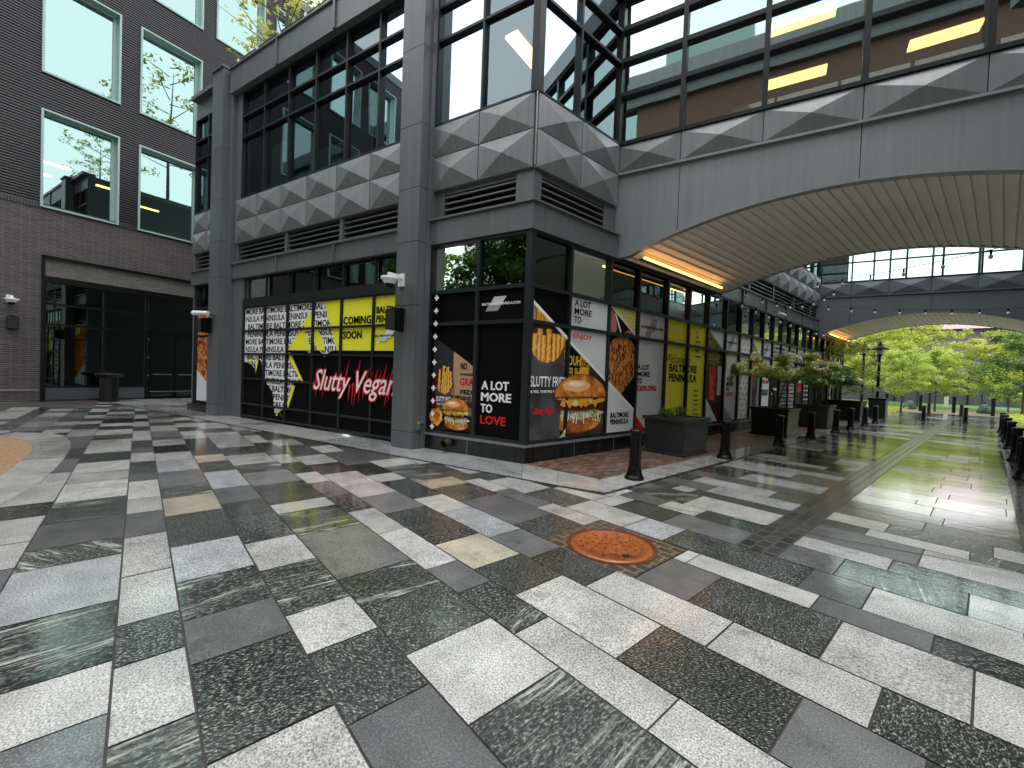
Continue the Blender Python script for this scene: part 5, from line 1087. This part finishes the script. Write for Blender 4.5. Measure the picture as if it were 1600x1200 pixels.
# beam spotlight under the S beam
e = empty('wall_light', tuple(FS.P(12.69, .3, 4.27)), 'small white tube light on a bracket under the lane side beam', 'light')
m_ = MB(); m_.tube([FS.P(12.3, .32, 4.22), FS.P(13.0, .32, 4.22)], .045, 8); m_.build('tube', 'white', e); m_ = MB(); m_.tube([FS.P(12.5, .07, 4.35), FS.P(12.5, .32, 4.24)], .02, 5); m_.build('bracket', 'black', e)

# ================================================================= MANHOLE
mc = Vector((-1.229, 3.946, 0))
mb = MB(); ring = []
Q = [UV(2.985, -2.835), UV(2.985, -1.84), UV(3.90, -1.84), UV(3.90, -2.835)]
mb.quad(*[(x, y, .001) for x, y in Q]); struct(mb.build('manhole_sett_paving', 'mhcobble', uvf=lambda p: (Vector(p).dot(VD)+2.835, Vector(p).dot(SD)-2.985), recalc=False))
e = empty('manhole_cover', tuple(mc), 'round orange rusted iron manhole cover with small holes, set in brown setts', 'manhole cover')
m_ = MB(); m_.lathe([(.424, .0), (.424, .008), (.395, .010), (.392, .004)], mc, 56); m_.build('rim', 'rustd', e)
m_ = MB(); m_.lathe([(.39, .003), (.388, .009), (.33, .0125), (.328, .011), (.1, .013), (.001, .0135)], mc, 56); m_.build('cover', 'rust', e, smooth=True)
m_ = MB()
for r_, n_ in ((.05, 4), (.11, 7), (.17, 10), (.23, 12), (.285, 14)):
    for i in range(n_):
        t = 2*PI*i/n_+r_*9; c = mc+Vector((r_*math.cos(t), r_*math.sin(t), .0136 if r_ < .3 else .012)); m_.poly([tuple(c+Vector((.0105*math.cos(q*PI/4), .0105*math.sin(q*PI/4), .001))) for q in range(8)])
m_.build('drain_holes', 'hole', e, recalc=False)
m_ = MB(); c = mc+VD*.24-SD*.12; m_.lathe([(.035, .012), (.033, .016), (.02, .017)], c, 12); m_.build('pick_hole', 'hole', e)

# ================================================================= BOLLARDS
def bollard_proto(label):
    e = empty('bollard', (0, 0, 0), label, 'bollard', 'black bollards along the lane')
    m_ = MB(); m_.lathe([(.155, 0), (.155, .025), (.148, .04), (.128, .07), (.112, .12), (.103, .16), (.110, .165), (.110, .185), (.100, .19)], (0, 0, 0), 20); m_.build('base', 'bollard', e, smooth=False)
    m_ = MB(); m_.lathe([(.096, .19), (.082, .655), (.090, .662), (.090, .678), (.082, .685), (.080, .74)], (0, 0, 0), 28, flute=.045); m_.build('shaft', 'bollard', e)
    m_ = MB(); m_.lathe([(.082, .735), (.102, .75), (.106, .775), (.098, .79), (.07, .803), (.02, .81)], (0, 0, 0), 20); m_.build('cap', 'bollard', e, smooth=True)
    return e
LB = [(5.99, 'nearest black bollard on the left, in front of the burger posters'), (9.34, 'second bollard on the left, just past the low grey planter'), (12.59, 'third bollard on the left, beside the black hydrangea planter'), (15.36, 'fourth bollard on the left, past the black hydrangea planter'), (18.23, 'fifth bollard on the left, at the second hydrangea planter'), (20.4, 'sixth bollard on the left, near the end of the shopfront'), (22.9, 'seventh bollard on the left, in front of the far black planter'), (25.1, 'last bollard of the left row, by the green bin')]
proto = bollard_proto(LB[0][1]); first = True
allb = [(u_, -3.72+.018*(u_-6), l) for u_, l in LB] + [(12.4, .50, 'nearest bollard of the right row, cut by the photo edge'), (15.45, .48, 'second bollard of the right row, beside the wet paving edge'), (18.71, .46, 'third bollard of the right row counting from the viewer'), (21.35, .44, 'fourth bollard of the right row counting from the viewer'), (23.9, .42, 'fifth bollard of the right row counting from the viewer'), (26.4, .40, 'farthest bollard of the right row'), (30.3, -2.2, 'bollard standing in the lane ahead, left one of the nearer pair'), (31.3, -.75, 'bollard standing in the lane ahead, right one of the nearer pair'), (37.5, -2.5, 'small distant bollard at the lane end, left one of the farther pair'), (38.0, -1.1, 'small distant bollard at the lane end, right one of the farther pair')]
for u_, v_, l in allb:
    x, y = UV(u_, v_)
    if first: proto.location = (x, y, 0); first = False
    else: copy_thing(proto, (x, y, 0), l)

# ================================================================= FOLIAGE
def leafcloud(mbx, centers, n, rad, size, flat=.8, mi=0, rnd=R):
    for i in range(n):
        c = rnd.choice(centers); 
        while True:
            d = Vector((rnd.uniform(-1, 1), rnd.uniform(-1, 1), rnd.uniform(-1, 1)))
            if .15 < d.length < 1: break
        d = d*(.65+.35*d.length); p_ = Vector(c[:3])+Vector((d.x, d.y, d.z*flat))*(c[3] if len(c) > 3 else rad)
        a = Vector((rnd.gauss(0, 1), rnd.gauss(0, 1), rnd.gauss(0, .6))).normalized(); b = a.cross(Vector((rnd.gauss(0, .5), rnd.gauss(0, .5), 1))).normalized()
        s_ = size*rnd.uniform(.6, 1.3); mbx.quad(p_-a*s_, p_-b*s_*.45, p_+a*s_, p_+b*s_*.45, mi)
def make_tree(seed, h, spread, nleaf, leafsize, mat, label, cat='tree', name='tree', group=None, trunk_r=.12, crown0=.35, nb=16, cr=.9, loc=(0, 0, 0)):
    rn = random.Random(seed); e = empty(name, (0, 0, 0), label, cat, group); m_ = MB()
    top = Vector((rn.uniform(-.2, .2), rn.uniform(-.2, .2), h*.86)); pts = [Vector((0, 0, 0)), Vector((rn.uniform(-.05, .05), rn.uniform(-.05, .05), h*.3)), Vector((rn.uniform(-.12, .12), rn.uniform(-.12, .12), h*.6)), top]
    m_.tube(pts, [trunk_r, trunk_r*.75, trunk_r*.45, trunk_r*.12], 8); cents = []
    for i in range(nb):
        t = crown0+(.95-crown0)*(i+rn.random()*.6)/nb; b0 = Vector((0, 0, h*t)); ang = i*2.4+rn.uniform(-.4, .4); r_ = spread*(1-abs((t-crown0)/(1-crown0)-.35)*.95)*rn.uniform(.6, 1.1)
        b1 = b0+Vector((math.cos(ang)*r_, math.sin(ang)*r_, rn.uniform(.05, .3)*r_)); bm_ = (b0+b1)/2+Vector((0, 0, -.05*r_))
        m_.tube([b0-Vector((0, 0, .12*h*.3)), bm_, b1], [trunk_r*.3, trunk_r*.18, trunk_r*.06], 5)
        for f in (1.0, .68, .42):
            q = b0+(b1-b0)*f; cents.append((q.x+rn.uniform(-.2, .2)*cr, q.y+rn.uniform(-.2, .2)*cr, q.z+rn.uniform(-.1, .3)*cr, cr*rn.uniform(.35, .75)))
    m_.build('trunk', 'bark', e); m2 = MB(); leafcloud(m2, cents, nleaf, cr, leafsize, .65, rnd=rn); m2.build('crown', mat, e, recalc=False); return e
far1 = make_tree(1, 8.6, 4.0, 7000, .16, 'leafY', 'tall yellow green tree left of the pink roof gap, beyond the lane end', group='park trees beyond the lane', nb=30, cr=1.15, crown0=.24)
far1.location = (11.9, 54, 0)
far2 = make_tree(2, 7.8, 3.4, 8000, .16, 'leafG', 'bright green round tree right behind the nearer lamp post', group='park trees beyond the lane', nb=22, cr=1.3, crown0=.26)
far2.location = (10.6, 43.5, 0); far2.scale = (.60, .60, .60)
FT = [(far1, (8.2, 50, 0), 'yellow green tree at the left, behind the two lamp posts', .95), (far1, (9.6, 60, 0), 'yellow green tree rising behind the bright green round tree', 1.05), (far1, (15.6, 52, 0), 'lower yellow green tree in the gap below the pink roof', .70), (far1, (18.9, 54, 0), 'yellow green tree right of the pink roof gap', .98), (far1, (22.6, 52, 0), 'large yellow green tree at the far right of the park row', 1.05), (far1, (5.0, 62, 0), 'yellow green tree half hidden by the shop building end', 1.1),
      (far2, (7.6, 38.0, 0), 'small fresh green tree growing close to the farther lamp post', .55), (far1, (13.4, 66, 0), 'yellow green tree in the second row, left of the pink roof gap', .92), (far1, (27, 58, 0), 'yellow green tree in the second row, near the right photo edge', 1.1)]
for i, (src, loc, lab, sc2) in enumerate(FT): c = copy_thing(src, loc, lab, rz=i*1.3+.5, scale=(sc2, sc2, sc2))
nr = make_tree(5, 4.6, 2.3, 5200, .10, 'leafD', 'dark olive leaved tree leaning in at the right photo edge', group=None, nb=16, cr=.9, crown0=.2, trunk_r=.07); nr.location = tuple(UV(44.3, 1.5))+(0,); nr.scale = (1.2, 1.2, 1.25)
nr2 = make_tree(6, 3.6, 2.0, 4200, .09, 'leafY', 'low spreading yellow green tree in the right planting bed', nb=14, cr=.8, crown0=.2, trunk_r=.06); nr2.location = tuple(UV(50.4, 1.0))+(0,)
nr3 = make_tree(8, 3.4, 1.6, 3600, .07, 'leafG', 'feathery green tree growing from the far black planter', nb=16, cr=.7, crown0=.2, trunk_r=.05); nr3.location = tuple(UV(26.3, -4.9))+(.6,)
# hydrangea standards in planters
def hydrangea(loc, seed, h, label, mat='leafD', petals=70, cx=1.0, nl=3000):
    rn = random.Random(seed); e = empty('hydrangea_tree', loc, label, 'shrub'); e['_o'] = (0, 0, 0); m_ = MB()
    for k in range(4): a = rn.uniform(0, 6.28); m_.tube([(0.05*math.cos(a), .05*math.sin(a), 0), (.12*math.cos(a+.4), .12*math.sin(a+.4), h*.45), (.32*math.cos(a), .32*math.sin(a), h*.9)], [.022, .018, .01], 6)
    m_.build('stem', 'bark', e); cents = []
    for k in range(40): a = rn.uniform(0, 6.28); r_ = math.sqrt(rn.random())*cx; cents.append((r_*math.cos(a), r_*math.sin(a), h*(.92+rn.uniform(-.08, .55)*(1-.55*(r_/cx)**2)), rn.uniform(.16, .3)))
    m2 = MB(); leafcloud(m2, cents, nl*2, .3, .058, .6, rnd=rn); m2.build('crown', mat, e, recalc=False)
    m3 = MB()
    for k in range(petals):
        c = rn.choice(cents); d = Vector((rn.gauss(0, 1), rn.gauss(0, 1), abs(rn.gauss(0, .8)))).normalized(); q = Vector(c[:3])+d*c[3]*.95
        for j in range(14):
            dd = Vector((rn.gauss(0, 1), rn.gauss(0, 1), rn.gauss(0, 1))).normalized()*.062; a = Vector((rn.gauss(0, 1), rn.gauss(0, 1), rn.gauss(0, 1))).normalized()*.036; b = dd.cross(a).normalized()*.034; m3.quad(q+dd-a, q+dd-b, q+dd+a, q+dd+b)
    m3.build('flower_heads', 'petal', e, recalc=False); return e
# ---- planters
def planter(u0, u1, v0, v1, h, mat, label, lip=.035, name='planter'):
    p0 = UV((u0+u1)/2, (v0+v1)/2); e = empty(name, p0+(0,), label, 'planter')
    def fb(m_, a0, a1, b0, b1, z0, z1): q = [UV(a0, b0), UV(a0, b1), UV(a1, b1), UV(a1, b0)]; m_.hexa([x+(z0,) for x in q]+[x+(z1,) for x in q])
    t = .05; m_ = MB(); tp = .03
    q0 = [UV(u0+tp, v0+tp), UV(u0+tp, v1-tp), UV(u1-tp, v1-tp), UV(u1-tp, v0+tp)]; q1 = [UV(u0, v0), UV(u0, v1), UV(u1, v1), UV(u1, v0)]
    m_.hexa([x+(.05,) for x in q0]+[x+(h-.07,) for x in q1]); m_.build('body', mat, e)
    m_ = MB(); fb(m_, u0-.01, u1+.01, v0-.01, v1+.01, 0, .055); m_.build('foot', mat, e)
    m_ = MB(); fb(m_, u0-lip, u1+lip, v0-lip, v0+t, h-.07, h); fb(m_, u0-lip, u1+lip, v1-t, v1+lip, h-.07, h); fb(m_, u0-lip, u0+t, v0+t, v1-t, h-.07, h); fb(m_, u1-t, u1+lip, v0+t, v1-t, h-.07, h); m_.build('rim', mat, e)
    m_ = MB(); fb(m_, u0+t, u1-t, v0+t, v1-t, h-.068, h-.03); m_.build('soil', 'soil', e); return e
planter(8.52, 9.62, -5.10, -4.15, .80, 'planter', 'low square grey planter with a small clipped shrub, in front of the yellow poster')
e = empty('boxwood_shrub', UV(9.0, -4.7)+(.78,), 'small round dark green shrub growing in the grey planter', 'shrub'); rn = random.Random(4)
m_ = MB(); leafcloud(m_, [UV(9.0+rn.uniform(-.18, .2), -4.7+rn.uniform(-.15, .15))+(.86+rn.uniform(-.05, .1), .15) for _ in range(7)], 900, .15, .03, .8, rnd=rn); m_.build('foliage', 'leafD', e, recalc=False)
planter(14.75, 15.85, -5.05, -4.0, .86, 'planter_blk', 'tall black planter holding the nearer hydrangea tree')
hydrangea(UV(15.3, -4.5)+(.8,), 11, 1.25, 'wide hydrangea tree with pale green flower heads in the black planter', 'leafO', 95, 1.35, 3600)
planter(19.3, 20.4, -5.0, -3.95, .88, 'planter', 'charcoal planter under the second hydrangea tree near the shopfront end')
hydrangea(UV(19.8, -4.4)+(.8,), 12, 1.05, 'darker hydrangea tree with white flower heads beyond the nearer one', 'leafD', 26, 1.1, 3200)
planter(25.6, 27.0, -5.3, -4.0, .95, 'planter_blk', 'black planter with the feathery tree beyond the shopfront')
planter(24.5, 25.6, 1.3, 2.3, .9, 'planter_blk', 'black planter at the right photo edge behind the bollards')
e = empty('green_bin', UV(29.5, -3.9)+(0,), 'dark green square bin between the planter and the lamp post', 'bin')
def ubox(m_, u, v, w_, d_, z0, z1): q = [UV(u-w_/2, v-d_/2), UV(u-w_/2, v+d_/2), UV(u+w_/2, v+d_/2), UV(u+w_/2, v-d_/2)]; m_.hexa([x+(z0,) for x in q]+[x+(z1,) for x in q])
m_ = MB(); ubox(m_, 29.5, -3.9, .7, .7, .03, 1.0); m_.build('body', 'bannergreen', e); m_ = MB(); ubox(m_, 29.5, -3.9, .78, .78, 1.0, 1.08); m_.build('lid', 'black', e)
# lamp posts
def lamp_post(loc, h, label):
    e = empty('lamp_post', loc, label, 'street lamp', 'black lamp posts at the lane end'); e['_o'] = (0, 0, 0)
    m_ = MB(); m_.lathe([(.16, 0), (.16, .25), (.11, .4), (.085, .5), (.07, h-.9), (.055, h-.5)], (0, 0, 0), 14); m_.build('post', 'black', e)
    m_ = MB(); m_.lathe([(.07, h-.5), (.10, h-.45), (.12, h-.4), (.10, h-.36)], (0, 0, 0), 14); m_.build('collar', 'black', e)
    m_ = MB(); m_.lathe([(.10, h-.36), (.17, h-.2), (.17, h-.1), (.12, h-.05)], (0, 0, 0), 14); m_.build('globe', 'bulb', e, smooth=True)
    m_ = MB(); m_.lathe([(.42, h-.12), (.40, h-.07), (.18, h+.04), (.12, h+.16), (.05, h+.25), (.02, h+.36)], (0, 0, 0), 18); m_.build('shade', 'black', e, smooth=True); return e
lamp_post(UV(29.9, -4.0)+(0,), 3.8, 'nearer black lamp post with a bell shaped shade, right of the planters'); lamp_post(UV(34, -5.3)+(0,), 4.1, 'farther black lamp post with a bell shaped shade, closer to the shopfront end')
# lane end: posts, beds, park
gp = 'low dark posts along the park path'
first = None
for i, (u_, v_, l) in enumerate([(43, -5.2, 'leftmost dark post'), (44, -3.4, 'second dark post from the left'), (45, -1.7, 'third dark post from the left'), (43.5, .2, 'fourth dark post from the left')]):
    l2 = l+' along the park path'
    if first is None:
        first = empty('path_post', UV(u_, v_)+(0,), l2, 'post', gp); first['_o'] = (0, 0, 0); m_ = MB(); m_.box(-.08, .08, -.08, .08, 0, 1.15); m_.build('shaft', 'black', first); m_ = MB(); m_.box(-.1, .1, -.1, .1, 1.15, 1.2); m_.build('cap', 'black', first)
    else: copy_thing(first, UV(u_, v_)+(0,), l2)
gp = 'green watering bags round the tree feet'
first = None
for i, (u_, v_, l) in enumerate([(48, -6.2, 'green watering bag at the foot of the leftmost visible trunk'), (47.5, -4.3, 'green watering bag left of the lane axis'), (47.5, -.2, 'green watering bag right of the lane axis')]):
    if first is None:
        first = empty('watering_bag', UV(u_, v_)+(0,), l, 'tree bag', gp); first['_o'] = (0, 0, 0); m_ = MB(); m_.lathe([(.40, 0), (.42, .2), (.28, .5), (.10, .75)], (0, 0, 0), 12); m_.build('bag', 'bannergreen', first, smooth=True); m_ = MB(); m_.lathe([(.10, .75), (.08, .85)], (0, 0, 0), 10); m_.build('collar', 'black', first)
    else: copy_thing(first, UV(u_, v_)+(0,), l)
mb = MB(); mb.quad((-60, 52, .0), (90, 40, .0), (100, 62, .0), (-50, 74, .0)); struct(mb.build('lawn', 'grass'))
mb = MB(); mb.quad((-60, 46, .004), (90, 34, .004), (92, 40, .004), (-60, 52, .004)); struct(mb.build('park_path', 'pinkpath'))
mb = MB(); mb.poly([UV(34, -4)+(-.004,), UV(34, .8)+(-.004,), UV(47, .8)+(-.004,), UV(47, -4)+(-.004,)]); struct(mb.build('lane_end_path', 'G'))
for nme, (a0, a1, b0, b1), lab in (('ground_cover', (30.5, 44, -9, -4.1), 'left planting bed with low yellow green ground cover'), ('ground_cover', (29, 46, .9, 5), 'right planting bed with low yellow green ground cover')):
    m_ = MB(); rn = random.Random(int(a0*10)); leafcloud(m_, [UV(rn.uniform(a0, a1), rn.uniform(b0, b1))+(.12, .35) for _ in range(260)], 9000, .3, .07, .6, rnd=rn); o = m_.build(nme, 'leafY', recalc=False); tag(o, lab, 'ground cover'); o['kind'] = 'stuff'
# screen and far hall behind the trees
e = empty('dark_screen_fence', (15, 68, 0), 'long dark screened fence behind the park lawn', 'fence')
m_ = MB(); m_.hexa([(-30, 76, 0), (70, 66, 0), (70, 66.3, 0), (-30, 76.3, 0), (-30, 76, 3.2), (70, 66, 3.2), (70, 66.3, 3.2), (-30, 76.3, 3.2)]); m_.build('screen', 'hfence', e)
m_ = MB()
for i in range(30): x = -28+i*3.2; y = 76-(x+30)*.1-.1; m_.box(x, x+.12, y-.1, y, 0, 3.35)
m_.build('rails', 'black', e)
e = empty('far_brick_building', (20, 95, 0), 'long brown brick building with a pinkish tiled roof behind the park trees', 'building')
m_ = MB(); m_.hexa([(-40, 99, 0), (80, 86, 0), (84, 110, 0), (-36, 123, 0), (-40, 99, 11.2), (80, 86, 11.2), (84, 110, 11.2), (-36, 123, 11.2)]); m_.build('wall', 'wallfar', e, uvf=lambda p: (p.x, p.z))
m_ = MB(); m_.quad((-41, 98, 11.2), (81, 85, 11.2), (84, 97, 17.5), (-38, 110, 17.5)); m_.quad((-38, 110, 17.5), (84, 97, 17.5), (86, 111, 11.2), (-36, 124, 11.2)); m_.build('roof', 'tile', e, uvf=lambda p: (p.x, p.y+p.z))
for i in range(16): x = -36+i*7; y = 99-(x+40)*.1083; m_ = MB(); m_.box(x, x+2.0, y-.12, y+.2, 3.5, 7.5); m_.build('window', 'dark', e)
# sign by the park
e = empty('white_notice_post', UV(60, -2.8)+(0,), 'slim white marker post standing on the park lawn', 'post'); m_ = MB(); ubox(m_, 60, -2.8, .2, .3, 0, 1.5); m_.build('panel', 'white', e)

# ================================================================= STRING LIGHTS
def string_light(pts, nb, label, sag=.25):
    P0, P1 = Vector(pts[0]), Vector(pts[1]); e = empty('string_lights', tuple(P0), label, 'string lights', 'festoon strings over the lane')
    f = lambda t: P0+(P1-P0)*t-Vector((0, 0, sag*4*t*(1-t)))
    m_ = MB(); m_.tube([f(i/30) for i in range(31)], .010, 4); m_.build('cable', 'black', e)
    for k in range(nb):
        c = f((k+.5)/nb); m_ = MB(); m_.tube([c-Vector((0, 0, 0)), c-Vector((0, 0, .11))], .024, 8); o = m_.build('socket', 'black', e)
        m_ = MB(); m_.lathe([(.012, -.10), (.036, -.13), (.045, -.165), (.036, -.2), (.012, -.22)], c, 8); m_.build('bulb', 'bulb', o, smooth=True)
string_light([(1.42, 20, 4.72), (9.2, 21.2, 4.6)], 11, 'level festoon string in front of the far footbridge arch', .22)
string_light([(1.0, 19.0, 5.35), (6.4, 11.4, 5.05)], 9, 'festoon string climbing towards the viewer across the far bridge windows', .22)
string_light([tuple(FS.P(8.2, .4, 4.5)), tuple(FS.P(17.5, 1.0, 5.9))], 8, 'festoon string running along the shopfront between the footbridges', .6)
string_light([(4.3, 31.5, 5.2), (13.0, 30.0, 5.0)], 10, 'most distant festoon string, beyond the far footbridge', .35)
string_light([tuple(FS.P(8.1, .35, 4.15)), tuple(FS.P(19.0, .35, 4.1))], 9, 'low festoon string hanging just under the lane side beam', .1)

# ================================================================= ROOF TERRACE
e = empty('terrace_railing', (-14, 7.0, 10.4), 'grey roof terrace railing with white posts above the long cornice', 'railing')
for x in (-14.2, -13.15, -12.0, -10.8, -9.6, -8.4, -7.2): m_ = MB(); m_.box(x-.03, x+.03, 6.60, 6.68, 10.2, 10.86); m_.box(x+.06, x+.10, 6.62, 6.66, 10.2, 10.74); m_.build('post', 'white', e)
for z_ in (10.85, 10.72): m_ = MB(); m_.tube([(-14.9, 6.64, z_), (-6.9, 6.64, z_)], .018, 6); m_.build('rail', 'metal', e)
tt = make_tree(21, 6.2, 2.6, 800, .10, 'leafO', 'slender tree with sparse yellow green leaf tufts behind the terrace railing', nb=15, cr=.55, crown0=.22, trunk_r=.07, group='trees on the roof terrace'); tt.location = (-14.6, 8.3, 10.2)
copy_thing(tt, (-14.9, 7.3, 10.2), 'small bushy plant at the left end of the roof terrace, over the corner column', rz=2.2, scale=(.36, .36, .28)); copy_thing(tt, (-11.5, 8.4, 10.2), 'slender tree on the roof terrace nearest the big column', rz=4, scale=(.8, .8, .7)); copy_thing(tt, (-17.2, 9.6, 10.2), 'tree standing farther back on the roof terrace, mirrored in the office window', rz=5.1, scale=(1.1, 1.1, 1.25))
# plaza trees behind the viewer, mirrored in the dark transoms
pt = make_tree(31, 8.4, 3.4, 7000, .18, 'leafD', 'round green plaza tree right of the viewer', nb=22, cr=1.4, crown0=.25, group='plaza trees behind the viewer'); pt.location = (6.5, -5.5, 0)
copy_thing(pt, (-2.5, -8.0, 0), 'round green plaza tree straight behind the viewer', rz=2)
for k_, (x_, y_, l_) in enumerate(((-10.5, -4.6, 'plaza tree nearest the planting bed, mirrored in the dark transoms'), (-13.8, -6.4, 'plaza tree beyond the planting bed, left of the viewer'), (-17.5, -5.0, 'plaza tree close to the brick office block'), (-7.2, -7.0, 'plaza tree left behind the viewer'))): copy_thing(pt, (x_, y_, 0), l_, rz=k_*1.7, scale=(1.0, 1.0, 1.05))

for o in bpy.data.objects:
    if '_o' in o: del o['_o']
